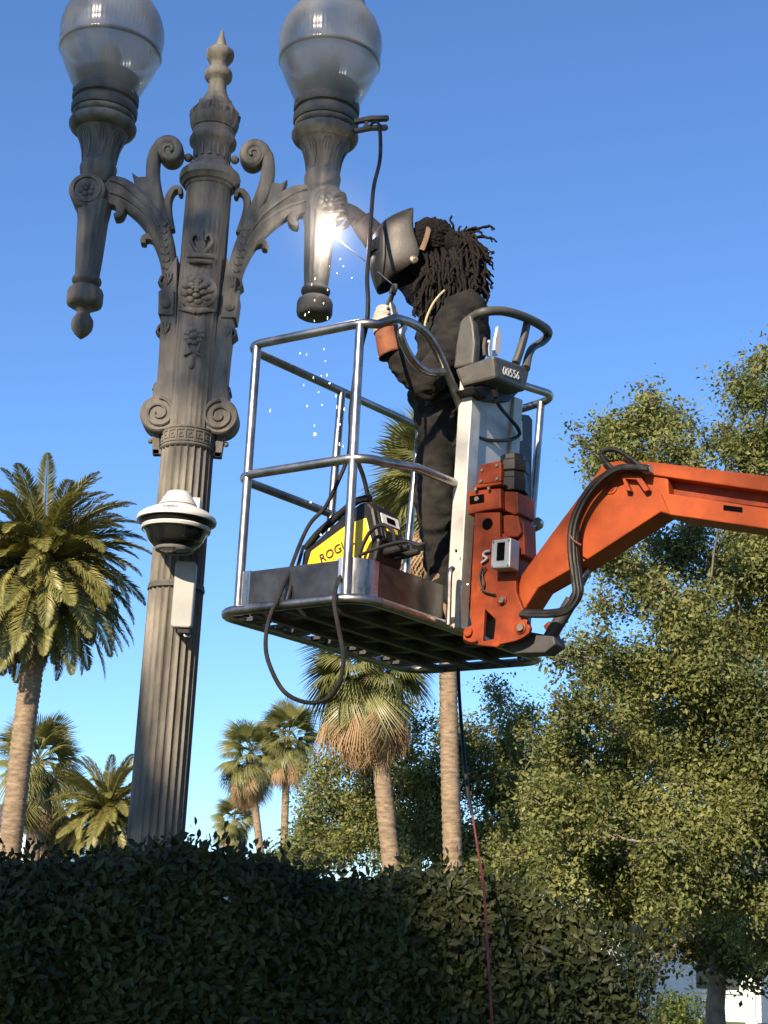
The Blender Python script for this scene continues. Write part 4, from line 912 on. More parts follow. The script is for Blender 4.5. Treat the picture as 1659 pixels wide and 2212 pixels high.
gp_ = [onU(1000, 694, UA) + U3 * .025, onU(1014, 680, UA) + U3 * .03, onV(1045, 674, -.13), onV(1085, 672, -.18), onV(1125, 682, -.2), onV(1160, 698, -.2), onV(1180, 712, -.18), onV(1183, 724, -.16), onV(1172, 738, -.15), onV(1152, 750, -.15), onV(1142, 768, -.18), onV(1136, 796, -.2)]
MB().tube(spline(gp_, 6), [.020, .021, .021, .021, .021, .022, .023, .022, .019, .018, .018, .020], n=12).build('guard_bar', M['greyplastic'], console, smooth=True)
MB().ribbon(spline([onV(1140, 690, -.19), onV(1134, 720, -.19), onV(1126, 750, -.19), onV(1114, 785, -.18)], 5), [.034, .034, .036, .04], .03, V3, n=10).build('guard_strut', M['greyplastic'], console, smooth=True)
mt_ = mat('pale_lever', (.35, .33, .30), (.45, .43, .4), rough=.6, scale=10); M['leverpale'] = mt_
for k, (x, y, h) in enumerate(((1047, 768, 38), (1056, 770, 34))):
    MB().ribbon([onV(x, y, -.1), onV(x - 1, y - h * .5, -.1), onV(x + 1, y - h, -.1)], [.016, .02, .014], .016, V3, n=8).build('lever', mt_ if k else M['greyplastic'], console, smooth=True)
MB().prism([onV(x, y, -.06) for x, y in ((1068, 768), (1070, 735), (1076, 705), (1083, 722), (1082, 750), (1077, 768))], V3 * .012).build('hang_tag', M['print'], console, bevel=.002)
uu = (b1 - a1).normalized(); vv = ((a1 - a0) + (b1 - b0)).normalized(); cq = a0.lerp(a1, .46).lerp(b0.lerp(b1, .46), .47); nn = uu.cross(vv).normalized()
finish('lettering', text_mesh('00556', .058, lambda p: cq + uu * (p.x * 1.0) + vv * p.y + nn * (p.z + .0022)), M['print'], console)
MB().prism([onV(x, y, -.12) for x, y in ((1024, 838), (1066, 826), (1120, 848), (1100, 868), (1050, 862))], V3 * .1).build('console_tray', M['blackplastic'], console, bevel=.004)
MB().tube(spline([onV(1068, 846, -.15), onV(1074, 868, -.15), onV(1084, 884, -.14), onV(1100, 902, -.12), onV(1118, 924, -.11), onV(1122, 938, -.1), onV(1108, 948, -.09), onV(1080, 952, -.08), onV(1050, 950, -.06), onV(1024, 942, -.05)], 6), .0085, n=8).build('console_cable', M['black'], console, smooth=True)
MB().tube([onV(1066, 840, -.15), onV(1070, 856, -.15)], .016, n=10).build('cable_boot', M['black'], console, smooth=True)
# ---- jib bracket, rotator, boom
UB = .60
def plate(pts, u, th, name, mt, parent=lift, bevel=.006): return MB().prism([onU(x, y, u) for x, y in pts], U3 * th).build(name, mt, parent, bevel=bevel)
BR = ((1025, 1108), (1079, 1106), (1080, 1160), (1113, 1165), (1115, 1279), (1130, 1318), (1145, 1356), (1142, 1368), (1132, 1376), (1115, 1384), (1080, 1392), (1074, 1398), (1006, 1391), (1000, 1384), (1000, 1366), (1008, 1356), (1018, 1350), (1014, 1330))
def holed(pts, hole, u, th, name, mt, parent):            # plate with one polygon hole cut right through
    outer = MB().prism([onU(x, y, u) for x, y in pts], U3 * th).build(name, mt, parent)
    cut = MB().prism([onU(x, y, u) - U3 * .05 for x, y in hole], U3 * (th + .1)).build('cutter', None)
    bm_ = outer.modifiers.new('hole', 'BOOLEAN'); bm_.object = cut; bm_.operation = 'DIFFERENCE'; bm_.solver = 'EXACT'
    lo = outer.location.copy(); outer.location = (0, 0, 0); par = outer.parent; outer.parent = None
    dg = bpy.context.evaluated_depsgraph_get(); me = bpy.data.meshes.new_from_object(outer.evaluated_get(dg)); me.name = name
    outer.modifiers.clear(); outer.data = me; outer.parent = par; outer.location = lo; bpy.data.objects.remove(cut)
    b_ = outer.modifiers.new('bevel', 'BEVEL'); b_.width = .004; b_.segments = 2; b_.limit_method = 'ANGLE'
    return outer
HOLE = ((1047, 1316), (1070, 1338), (1066, 1380), (1043, 1385))
brk = holed(BR, HOLE, UB, .022, 'jib_bracket', M['orange_dull'], lift)
holed(BR, HOLE, UB + .17, .022, 'bracket_plate', M['orange_dull'], brk)
plate(((1026, 1112), (1113, 1170), (1113, 1278), (1040, 1310), (1020, 1330)), UB + .022, .148, 'bracket_core', M['orange_dull'], brk)
def disc(x, y, u, r_, h, name, mt, parent, n=18): return MB().lathe([(r_, 0), (r_, h * .8), (r_ * .85, h), (.001, h)], onU(x, y, u), n=n, axis=-U3).build(name, mt, parent, smooth=True, angle=35)
disc(1053, 1132, UB - .0005, .026, .0015, 'painted_bore', M['flat_black'], brk)  # flat disc with the bore's darkness put into its colour
for (x, y, r_) in ((1085, 1297, .022), (1125, 1356, .026)):
    disc(x, y, UB, r_, .008, 'boss', M['orange_dull'], brk); disc(x, y, UB - .008, r_ * .62, .012, 'pin', M['brass'], brk)
MB().prism([onU(x, y, UB) for x, y in ((1106, 1340), (1116, 1338), (1136, 1352), (1133, 1366), (1118, 1366))], U3 * -.004).build('pin_keeper', M['orange_dull'], brk)
disc(1013, 1366, UB, .02, .014, 'lower_pin', M['orange_dull'], brk)
plate(((1010, 1060), (1081, 1054), (1082, 1098), (1050, 1102), (1010, 1112)), UB - .006, .21, 'rotator', M['orange_dull'], lift)
rot = bpy.data.objects['rotator']
MB().prism([onU(x, y, UB - .0065) for x, y in ((1015, 1072), (1046, 1067), (1046, 1085), (1015, 1090))], U3 * -.002).build('painted_rotator_slot', M['flat_black'], rot)  # flat patch; the slot's shade is painted black
disc(1030, 1078, UB - .008, .012, .006, 'slot_bolt', M['brass'], rot, n=6)
plate(((1033, 1010), (1040, 1003), (1076, 995), (1082, 998), (1082, 1040), (1030, 1048)), UB + .01, .16, 'valve_block', M['orange_dull'], rot)
for (x, y) in ((1042, 1016), (1074, 1006), (1075, 1034), (1040, 1040)): disc(x, y, UB + .01, .008, .006, 'bolt', M['brass'], rot, n=6)
plate(((1020, 1048), (1082, 1040), (1082, 1046), (1024, 1056)), UB - .02, .22, 'rotator_flange', M['orange_dull'], rot)
for (x, y) in ((1028, 1052), (1056, 1050)): disc(x, y + 5, UB - .02, .008, .006, 'bolt', M['brass'], rot, n=6)
mo = MB(); cm = onU(1108, 1010, UB + .1)
mo.lathe([(.05, -.12), (.07, -.118), (.07, -.06), (.062, -.058), (.062, -.03), (.07, -.028), (.07, .02), (.055, .024), (.055, .05), (.03, .055), (.001, .056)], cm, n=8); mo.build('motor', M['blackplastic'], rot, bevel=.004)
plate(((1082, 1060), (1118, 1062), (1120, 1108), (1112, 1112), (1082, 1100)), UB + .03, .14, 'motor_seat', M['orange_dull'], rot)
plate(((1080, 1112), (1118, 1112), (1126, 1150), (1118, 1160), (1081, 1160)), UB + .04, .12, 'rotator_collar', M['orange_dull'], rot)
plate(((1116, 1118), (1132, 1128), (1134, 1200), (1118, 1210)), UB + .06, .10, 'rotator_ear', M['orange_dull'], rot)
jb = MB(); jb.prism([onU(x, y, UB - .075) for x, y in ((1062, 1167), (1104, 1161), (1101, 1226), (1059, 1228))], U3 * .073); jbx = jb.build('junction_box', M['greybox'], lift, bevel=.006)
MB().prism([onU(x, y, UB - .0755) for x, y in ((1075, 1173), (1091, 1171), (1089, 1210), (1073, 1211))], U3 * -.003).build('box_window', M['flat_black'], jbx)
for (x, y) in ((1066, 1171), (1099, 1167), (1097, 1221), (1063, 1223)): disc(x, y, UB - .075, .005, .004, 'screw', M['steel'], jbx, n=8)
for k, pts in enumerate((((1059, 1190), (1048, 1192), (1044, 1200), (1052, 1206), (1040, 1216)), ((1042, 1225), (1036, 1250), (1044, 1275), (1062, 1283), (1070, 1284)), ((1050, 1225), (1042, 1240), (1046, 1262), (1040, 1275)))):
    MB().tube(spline([onU(x, y, UB - .012) for x, y in pts], 5), .004 if k else .006, n=6).build('wiring', M['black'] if k else M['greybox'], brk, smooth=True)
# jib and boom
UJ = .63; JW = .13
JIB = ((1115, 1257), (1183, 1163), (1305, 999), (1345, 994), (1440, 1000), (1448, 1112), (1427, 1106), (1252, 1219), (1162, 1270), (1132, 1317), (1115, 1304))
jib = plate(JIB, UJ, JW, 'jib', M['orange'], bevel=.006)
dv = onU(1659, 1027, UJ) - onU(1403, 995, UJ); dv2 = onU(1659, 1144, UJ) - onU(1448, 1112, UJ)
def beam(p, q, h0, name, u, w, mt, ext):
    a, b_, c, d = [onU(x, y, u) for x, y in (p, q, h0[0], h0[1])]
    b_ = a + (b_ - a) * ext; c = d + (c - d) * ext
    return MB().prism([a, b_, c, d], U3 * w).build(name, mt, jib if name != 'boom' else lift, bevel=.005)
boom = beam((1395, 996), (1659, 1028), ((1659, 1062), (1395, 1024)), 'boom', UJ - .012, JW + .024, M['orange'], 5.2)
for nm, a in (('boom_web', ((1395, 1022), (1659, 1060), ((1659, 1096), (1400, 1062)))), ):
    p_, q_, h_ = a; A, B_, C_, D_ = [onU(x, y, UJ + .05) for x, y in (p_, q_, h_[0], h_[1])]
    MB().prism([A, A + (B_ - A) * 5.2, D_ + (C_ - D_) * 5.2, D_], U3 * (JW - .10)).build('boom_web', M['orange_dull'], boom)
A, B_, C_, D_ = [onU(x, y, UJ - .012) for x, y in ((1425, 1063), (1659, 1098), (1659, 1143), (1446, 1112))]
low = MB().prism([A, A + (B_ - A) * 5.2, D_ + (C_ - D_) * 5.2, D_], U3 * (JW + .024)).build('boom_lower_box', M['orange'], boom, bevel=.005)
MB().prism([onU(x, y, UJ - .0125) for x, y in ((1563, 1091), (1604, 1096), (1604, 1107), (1563, 1102))], U3 * -.002).build('painted_boom_slot', M['flat_black'], boom)  # black strip paints the shade inside a slot
cr = plate(((1340, 1020), (1382, 1028), (1402, 1058), (1392, 1062), (1374, 1036), (1350, 1034), (1362, 1060), (1352, 1060)), UJ - .03, .028, 'hose_bracket', M['orange_dull'], jib, bevel=.002)
disc(1320, 1052, UJ, .03, .006, 'jib_pin', M['orange'], jib); disc(1320, 1052, UJ - .006, .017, .004, 'jib_pin', M['orange_dull'], jib)
plate(((1385, 1006), (1402, 1003), (1403, 1018), (1386, 1020)), UJ - .05, .04, 'hose_clamp', M['greybox'], jib, bevel=.002)
plate(((1130, 1362), (1196, 1374), (1200, 1392), (1176, 1410), (1112, 1412), (1080, 1398)), UB + .06, .09, 'shaded_side_plate', M['under'], lift)  # bracket's other side plate; its shadow is put into the dark colour
plate(((1185, 1340), (1198, 1375), (1190, 1380), (1172, 1352)), UB + .13, .06, 'link_ear', M['orange_dull'], lift)
MB().tube([onU(1272, 1230, UJ + .07), onU(1228, 1310, UJ + .07)], .016, n=12).build('cylinder_rod', M['steel_bright'], lift, smooth=True)
MB().tube([onU(1236, 1296, UJ + .07), onU(1186, 1380, UJ + .07)], .028, n=14).build('cylinder_barrel', M['under'], lift, smooth=True)
HS = ((1400, 1010), (1365, 1008), (1330, 1012), (1290, 1040), (1258, 1085), (1240, 1135), (1238, 1190), (1245, 1245), (1247, 1280), (1226, 1312), (1190, 1322), (1130, 1322))
for k, (du, sx, sy) in enumerate(((-.03, 0, 0), (-.05, 7, 2), (-.04, -6, 5), (-.065, 2, 8))):
    MB().tube(spline([onU(x + sx * (1 if i > 2 else .2), y + sy * (1 if i > 6 else .5), UJ + du) for i, (x, y) in enumerate(HS)], 6), .012 if k < 3 else .009, n=9).build('hose', M['black'], lift, smooth=True)
MB().tube(spline([onU(x, y, UJ - .03) for x, y in ((1325, 1014), (1308, 998), (1300, 982), (1312, 972), (1335, 974), (1365, 992), (1385, 1008))], 6), .010, n=9).build('hose', M['black'], lift, smooth=True)
MB().tube(spline([onU(x, y, UJ - .078) for x, y in ((1230, 1155), (1240, 1168), (1256, 1178))], 4), .004, n=6).build('hose_tie', M['redcord'], lift, smooth=True)
# chassis and riser, out of view to the right, that carry the boom
bend = onU(1403, 995, UJ) + dv * 5.2
rz = MB(); rz.box((bend.x, bend.y, 1.9), .14, .11, 1.4); rz.build('riser', M['orange'], lift, bevel=.02)
MB().box((bend.x, bend.y, .72), .75, .55, .28).build('chassis', M['orange_dull'], lift, bevel=.05)
MB().box((bend.x + .2, bend.y, 1.2), .5, .4, .22).build('turntable', M['greyplastic'], lift, bevel=.05)
for sx in (-1, 1):
    for sy in (-1, 1):
        w = MB().lathe([(.2, 0), (.36, .02), (.38, .06), (.38, .2), (.36, .24), (.2, .26)], (bend.x + sx * .7, bend.y + sy * .5, .38), n=28, axis=(0, sy, 0)).build('wheel', M['black'], lift, smooth=True)
        MB().lathe([(.19, .20), (.17, .262), (.06, .27), (.001, .27)], (bend.x + sx * .7, bend.y + sy * .5, .38), n=20, axis=(0, sy, 0)).build('rim', M['greybox'], w, smooth=True)

# ------------------------------------------------------------------ welding machine in the basket
wc = B(.20, .34, .05); wl = -V3 * math.cos(R(20)) + Zv * math.sin(R(20)); wu = V3 * math.sin(R(20)) + Zv * math.cos(R(20))
def onW(x, y): return onU(x, y, .12)
wm = thing('welding_machine', tuple(B(.2, .4, .05)), 'yellow and black portable welding machine tilted in the basket', 'welding machine')
YP = ((656, 1242), (671, 1190), (751, 1131), (791, 1117), (804, 1173), (795, 1204), (780, 1242))
MB().prism([onW(x, y) for x, y in ((646, 1250), (654, 1190), (664, 1184), (700, 1152), (745, 1110), (778, 1086), (795, 1083), (806, 1096), (820, 1168), (812, 1206), (796, 1250))], U3 * .18).build('case', M['blackplastic'], wm, bevel=.012)
MB().prism([onU(x, y, .117) for x, y in YP], U3 * .186).build('side_panel', M['yellow'], wm, bevel=.006)
MB().tube(spline([onU(x, y, .22) for x, y in ((660, 1186), (690, 1150), (740, 1106), (772, 1082), (800, 1076))], 5), .016, n=10).build('handle', M['black'], wm, smooth=True)
ft0, ft1, fb = onU(807, 1098, .12), onU(820, 1168, .12), onU(812, 1206, .12)
def face(q_, t_, h_=.004):                                # point on the front face: q_ down, t_ across
    p = ft0.lerp(ft1, q_ / .65) if q_ < .65 else ft1.lerp(fb, (q_ - .65) / .35)
    return p + U3 * (.18 * t_) - V3 * h_
def patch(q0, q1, t0, t1, name, mt, h_=.004, th_=.004): return MB().prism([face(q0, t0, h_), face(q0, t1, h_), face(q1, t1, h_), face(q1, t0, h_)], -V3 * th_).build(name, mt, wm, bevel=.001)
patch(.03, .62, .08, .92, 'front_bezel', M['blackplastic'], .001, .008)
patch(.06, .26, .16, .84, 'display', M['print'], .0095); patch(.11, .22, .34, .66, 'display_screen', M['flat_black'], .014, .002)
patch(.30, .40, .3, .72, 'badge', M['yellow'], .0095)
for k in range(5): patch(.44 + .035 * k, .455 + .035 * k, .18, .82, 'vent_slat', M['darkplate'], .0095, .003)
te = (onU(793, 1150, .116) - onU(690, 1210, .116)); tx = te.normalized(); ty = (Zv - tx * Zv.dot(tx)).normalized(); tn = tx.cross(ty); tc = onU(727, 1188, .113)
finish('lettering', text_mesh('ROGUE', .054, lambda p: tc + tx * p.x + ty * p.y + tn * p.z), M['darkprint'], wm)
for t_ in (.3, .72): MB().tube([face(.82, t_, -.01), face(.80, t_, .05), face(.78, t_, .11)], [.018, .018, .012], n=10).build('cable_plug', M['black'], wm, smooth=True)
MB().tube(spline([onU(x, y, .08) for x, y in ((852, 1172), (848, 1148), (828, 1134), (802, 1146), (782, 1182), (775, 1215))], 5), .008, n=7).build('power_lead', M['black'], wm, smooth=True)
MB().tube(spline([onU(x, y, .07) for x, y in ((775, 1200), (800, 1190), (840, 1176), (878, 1170), (902, 1178), (920, 1174))], 5), .007, n=7).build('power_lead', M['black'], wm, smooth=True)

# ------------------------------------------------------------------ cables, clamp, holder
def cable(pts, r_, name, label, mt, k=7):
    P3 = spline([at(*p) for p in pts], k); t = MB().tube(P3, r_, n=8).build(name, mt, None, smooth=True); return tag(t, label, 'cable')
clp = thing('ground_clamp', tuple(at(768, 275, 6.82)), 'dark metal ground clamp biting the collar of the right lamp', 'clamp')
Yc = 6.80
MB().prism([at(x, y, Yc) for x, y in ((764, 256), (800, 249), (838, 248), (841, 253), (836, 257), (802, 258), (766, 264))], (0, .03, 0)).build('jaw', M['under'], clp, bevel=.003)
MB().prism([at(x, y, Yc) for x, y in ((764, 277), (800, 270), (835, 268), (839, 273), (833, 277), (802, 277), (766, 284))], (0, .03, 0)).build('jaw', M['under'], clp, bevel=.003)
MB().prism([at(x, y, Yc + .006) for x, y in ((780, 257), (798, 255), (795, 264), (799, 272), (782, 275), (789, 265))], (0, .018, 0)).build('pivot', M['under'], clp, bevel=.002)
MB().tube(spline([at(800, 272, Yc), at(806, 265, Yc), at(815, 264, Yc), at(820, 272, Yc)], 4), .008, n=8).build('cable_lug', M['black'], clp, smooth=True)
cable(((820, 270, 6.79), (822, 310, 6.76), (820, 350, 6.7), (808, 400, 6.5), (803, 450, 6.36), (797, 540, 6.16), (793, 600, 6.02), (795, 650, 5.94), (792, 700, 5.93), (778, 760, 6.0), (768, 820, 6.05), (757, 900, 6.08), (766, 975, 6.1), (785, 1030, 6.15), (798, 1085, 6.18)), .0095, 'welding_cable', 'black ground cable running from the clamp down past the near basket post', M['black'])
cable(((742, 1236, 5.98), (728, 1262, 5.90), (722, 1300, 5.86), (732, 1360, 5.84), (742, 1420, 5.84), (733, 1475, 5.86), (705, 1510, 5.9), (660, 1517, 5.95), (612, 1492, 6.0), (580, 1430, 6.02), (574, 1380, 6.03), (584, 1330, 6.04), (604, 1285, 6.06), (625, 1235, 6.1), (650, 1170, 6.14), (672, 1128, 6.16), (702, 1096, 6.15), (728, 1045, 6.12), (752, 985, 6.1), (757, 930, 6.05), (760, 870, 6.03), (768, 800, 6.0), (778, 745, 6.0)), .0090, 'welding_cable', 'black electrode cable hanging in a loose loop below the basket', M['black'])
cable(((655, 1180, 6.2), (640, 1235, 6.12), (628, 1270, 6.08), (616, 1310, 6.06)), .0075, 'welding_cable', 'short black lead draped over the basket toe board', M['black'])
cable(((990, 1440, 7.30), (992, 1500, 7.18), (998, 1580, 7.05), (1005, 1660, 6.93), (1012, 1720, 6.85), (1020, 1760, 6.79)), .0085, 'power_cable', 'black cable hanging straight below the basket to the red cord', M['black'])
cable(((1020, 1758, 6.79), (1030, 1820, 6.70), (1040, 1880, 6.60), (1045, 1920, 6.48), (1050, 2000, 6.25), (1056, 2100, 6.0), (1064, 2230, 5.75), (1075, 2400, 5.5), (1085, 2600, 5.35)), .0050, 'extension_cord', 'thin red extension cord hanging down in front of the hedge', M['redcord'])

# ------------------------------------------------------------------ the welder
YP0 = 6.62
def remesh(mb, voxel, name, smooth_it=6):
    me = bpy.data.meshes.new(name); me.from_pydata(mb.v, [], mb.f)
    bm = bmesh.new(); bm.from_mesh(me); bmesh.ops.recalc_face_normals(bm, faces=bm.faces); bm.to_mesh(me); bm.free()
    o = bpy.data.objects.new(name, me); COL.objects.link(o)
    r_ = o.modifiers.new('r', 'REMESH'); r_.mode = 'VOXEL'; r_.voxel_size = voxel
    s_ = o.modifiers.new('s', 'SMOOTH'); s_.iterations = smooth_it; s_.factor = .5
    dg = bpy.context.evaluated_depsgraph_get(); out = bpy.data.meshes.new_from_object(o.evaluated_get(dg)); bpy.data.objects.remove(o); out.name = name
    return out
def chain(mb, pts, rad, n=14):
    pts = [Vector(p) for p in pts]; sp = spline(pts, 5); rr = lerps(list(rad), len(sp)); mb.tube(sp, rr, n=n)
    mb.ball(pts[0], rad[0], n=n); mb.ball(pts[-1], rad[-1], n=n)
def folds(me, amp, fn=None):
    me.update(); nv = len(me.vertices); co = np.zeros(nv * 3, np.float32); me.vertices.foreach_get('co', co); co = co.reshape(-1, 3)
    no = np.zeros(nv * 3, np.float32); me.vertex_normals.foreach_get('vector', no); no = no.reshape(-1, 3)
    for i in range(nv):
        p = Vector(co[i]); k = 1.0
        w = noise.noise(Vector((p.x * 9, p.y * 9, p.z * 16 + 4 * noise.noise(p * 4)))) + .6 * (1 - abs(noise.noise(Vector((p.x * 14 + 3, p.y * 14, p.z * 26))) * 2))
        co[i] += no[i] * amp * (w - .3)
    me.vertices.foreach_set('co', co.ravel()); me.update()
mb = MB(); A = lambda x, y, dY=0.0: at(x, y, YP0 + dY)
mb.ball(A(978, 725), .172, .205, .20, n=20); mb.ball(A(1003, 690), .115, .215, .12, n=18); mb.ball(A(955, 812), .150, .185, .17, n=20); mb.ball(A(957, 885), .136, .18, .15, n=20)
mb.ball(A(950, 655), .125, .14, .085, n=16)
chain(mb, [A(958, 660), A(938, 615), A(922, 570)], [.075, .06, .06]); mb.ball(A(922, 552), .095, .082, .118, n=18)
chain(mb, [A(985, 700, -.16), A(960, 775, -.21), A(918, 835, -.24)], [.090, .078, .070]); chain(mb, [A(918, 835, -.24), A(880, 800, -.25), A(842, 752, -.25)], [.070, .062, .046])
chain(mb, [A(958, 690, .17), A(915, 640, .26), A(868, 590, .32)], [.085, .074, .064]); chain(mb, [A(868, 590, .32), A(828, 540, .32), A(788, 486, .28)], [.064, .060, .050])
chain(mb, [A(964, 905, -.09), A(952, 990, -.10), A(944, 1080, -.11), A(955, 1180, -.10), A(958, 1290, -.10)], [.115, .103, .085, .074, .058])
chain(mb, [A(960, 905, .09), A(946, 990, .11), A(936, 1085, .13), A(950, 1180, .13), A(955, 1295, .13)], [.115, .103, .085, .074, .058])
mb.ball(A(946, 856), .145, .195, .05, n=18)                # hem of the hoodie
me = remesh(mb, .012, 'person', 5); folds(me, .016)
person = finish('person', me, M['cloth'], None, smooth=True, angle=180)
me.materials.append(M['trousers']); me.materials.append(M['leather_brown']); zw = A(950, 868).z; fx = A(846, 560).x; fz = A(840, 600).z
for p in me.polygons:
    c = p.center
    p.material_index = 1 if c.z < zw else (2 if (c.x < fx and c.z > fz) else 0)
tag(person, 'person in black hoodie and dark trousers leaning left to weld, wearing a welding hood', 'person')
# boots
for dY in (-.10, .13):
    mb = MB(); fl = B(.8, .2, .05).z; a = A(956, 1200, dY); k = A(956, 1290, dY); foot = Vector((k.x, k.y, fl))
    chain(mb, [a, Vector((k.x, k.y, fl + .12))], [.060, .056]); chain(mb, [foot + Vector((.05, 0, .045)), foot + Vector((-.06, 0, .045)), foot + Vector((-.19, 0, .038))], [.046, .048, .038])
    o = finish('boot', remesh(mb, .011, 'boot', 4), M['boot'], person, smooth=True, angle=180)
    MB().box(foot + Vector((-.065, 0, .006)), .155, .046, .012).build('sole', M['black'], o, bevel=.008)
# welding hood
mb = MB(); SEC = ((892, 457, 830, 479, .060), (893, 470, 815, 496, .098), (891, 493, 809, 510, .116), (892, 524, 809, 530, .122), (903, 549, 806, 562, .125), (911, 577, 803, 580, .125), (884, 597, 808, 604, .112), (853, 610, 816, 631, .074))
n = 20; vs = []; fs = []
def hood_pt(s_, th, k=1.0):
    bx_, by_, fx_, fy_, hw_ = s_; b_, f_ = A(bx_, by_), A(fx_, fy_); c_ = math.copysign(abs(math.cos(th)) ** .75, math.cos(th))
    return b_ + (f_ - b_) * (c_ * k) + Yv * (hw_ * k * math.copysign(abs(math.sin(th)) ** .8, math.sin(th)))
for s_ in SEC:
    for j in range(n + 1): vs.append(hood_pt(s_, -math.pi / 2 + math.pi * j / n))
for i in range(len(SEC) - 1):
    for j in range(n): a = i * (n + 1) + j; fs.append((a, a + 1, a + n + 2, a + n + 1))
vs.append(A(868, 462)); fs += [(len(vs) - 1, j + 1, j) for j in range(n)]
mb.add(vs, fs); hood = mb.build('welding_hood', M['helmet'], person, smooth=True, angle=55)
sd = hood.modifiers.new('s', 'SOLIDIFY'); sd.thickness = .005; ss = hood.modifiers.new('ss', 'SUBSURF'); ss.levels = 1; ss.render_levels = 1
mb = MB(); vs = []; fs = []; m_ = 12                       # raised front mask
for s_ in SEC[2:]:
    for j in range(m_ + 1): vs.append(hood_pt(s_, R(-52) + R(104) * j / m_, 1.06))
for i in range(len(SEC) - 3):
    for j in range(m_): a = i * (m_ + 1) + j; fs.append((a, a + 1, a + m_ + 2, a + m_ + 1))
mb.add(vs, fs); o = mb.build('hood_front', M['helmet'], hood, smooth=True, angle=60); sd = o.modifiers.new('s', 'SOLIDIFY'); sd.thickness = .008; ss = o.modifiers.new('ss', 'SUBSURF'); ss.levels = 1; ss.render_levels = 1
MB().prism([hood_pt((892, 524, 809, 530, .122), R(a), 1.085) for a in (-38, -20, 0, 20, 38)] + [hood_pt((900, 545, 806, 556, .122), R(a), 1.085) for a in (38, 20, 0, -20, -38)], A(806, 540) - A(810, 540)).build('lens', M['darkglass'], hood)
MB().lathe([(.020, 0), (.020, .012), (.015, .016), (.007, .017), (.006, .022), (.001, .022)], A(894, 562, -.118), n=16, axis=(0, -1, 0)).build('hood_knob', M['brass'], hood, smooth=True, angle=35)
MB().ribbon(spline([A(930, 474, -.035), A(927, 488, -.105), A(921, 514, -.138), A(911, 540, -.138)], 5), .024, .006, Yv, n=8).build('head_strap', M['boot'], hood, smooth=True)
# dreadlocks
hr = random.Random(5); mb = MB()
hc_ = A(930, 531); mb.ball(hc_, .112, .104, .118, n=20); mb.ball(A(952, 533), .105, .1, .102, n=18); mb.ball(A(973, 538), .085, .085, .078, n=16); K = A(986, 527)
def strand(pts, r0=.0075, r1=.005, wob=.006):
    sp = spline(pts, 6); sp = [p + Vector((hr.gauss(0, wob), hr.gauss(0, wob), hr.gauss(0, wob))) * min(1, i / 5) for i, p in enumerate(sp)]
    mb.tube(sp, [q_ * hr.uniform(.85, 1.2) for q_ in lerps([r0, r0, r1], len(sp))], n=6)
for i in range(46):
    ang = R(-115 + 230 * i / 45); h0 = Vector((-.06, math.sin(ang), math.cos(ang)))
    s0 = hc_ + Vector((-.075, .092 * math.sin(ang), .098 * math.cos(ang))); s1 = hc_ + Vector((.03, .106 * math.sin(ang), .116 * math.cos(ang))) + Vector((0, 0, .004)); s2 = K + Vector((-.02, .035 * math.sin(ang), .035 * math.cos(ang)))
    strand([s0, s0.lerp(s1, .5) + h0 * .012, s1, s1.lerp(s2, .5) + Vector((.005, .012 * math.sin(ang), .022 * math.cos(ang))), s2], .0085, .008, .003)
mb.ball(K, .036, .04, .036, n=12)
for i in range(135):
    a = hr.uniform(-1, 1); b_ = hr.random(); ex = 962 + 98 * hr.random() ** .7; ey = (552 + 105 * hr.random() ** 1.1) - max(0, ex - 1035) * .8
    top = K + Vector((-.008 + .118 * b_ * (.5 + .5 * hr.random()), .085 * a, .018 - .055 * b_ * b_ + .016 * hr.random())); e = at(ex, ey, YP0 + .135 * a)
    j = lambda q_: Vector((hr.gauss(0, q_), hr.gauss(0, q_), hr.gauss(0, q_)))
    strand([K + Vector((0, .02 * a, 0)), top, top.lerp(e, .35) + Vector((.03 * b_, 0, .018)) + j(.006), top.lerp(e, .7) + j(.010), e + j(.008), e + Vector((hr.uniform(-.004, .016), 0, -.012))], hr.uniform(.0045, .0075), .0035, .0018)
for i in range(12):
    e = K + Vector((hr.uniform(.05, .17), hr.uniform(-.09, .09), hr.uniform(.0, .055))); strand([K, K.lerp(e, .5) + Vector((0, 0, .022)), e + Vector((0, 0, .004)), e + Vector((.02, 0, -.015))], .0055, .0035, .002)
for i in range(26):
    x0 = 905 + 30 * hr.random(); e = at(884 + 60 * hr.random(), 612 + 75 * hr.random(), YP0 - .12 - .06 * hr.random())
    s0 = at(x0 + 8, 570 + 10 * hr.random(), YP0 - .095); strand([s0, s0.lerp(e, .4) + Vector((.01, -.02, 0)), e], .0072, .005, .005)
for i in range(34):
    x0 = 918 + 75 * hr.random(); s0 = at(x0, 535 + 22 * hr.random(), YP0 - .095); e = at(x0 - 8 + 30 * hr.random(), 600 + 60 * hr.random(), YP0 - .12 - .05 * hr.random()); strand([s0, s0.lerp(e, .45) + Vector((.008, -.018, 0)), e], .0078, .0055, .005)
for i in range(20):
    x0 = 985 + 40 * hr.random(); e = at(1000 + 55 * hr.random(), 640 + 50 * hr.random(), YP0 - .13 + .1 * hr.random()); s0 = at(x0, 560, YP0 - .08); strand([s0, s0.lerp(e, .5) + Vector((.02, -.02, 0)), e], .007, .005, .007)
for (x, y, dx) in ((973, 466, .0), (1008, 492, .03), (1018, 505, .02), (994, 487, -.02), (1050, 562, .02), (1062, 598, 0)):
    e = at(x, y, YP0 + dx); strand([K, K.lerp(e, .5) + Vector((0, 0, .012)), e], .006, .004, .004)
o = mb.build('hair', M['hair'], person, smooth=True, fix=False, angle=180); o['label'] = 'dark dreadlocks tied up in a loose bunch'
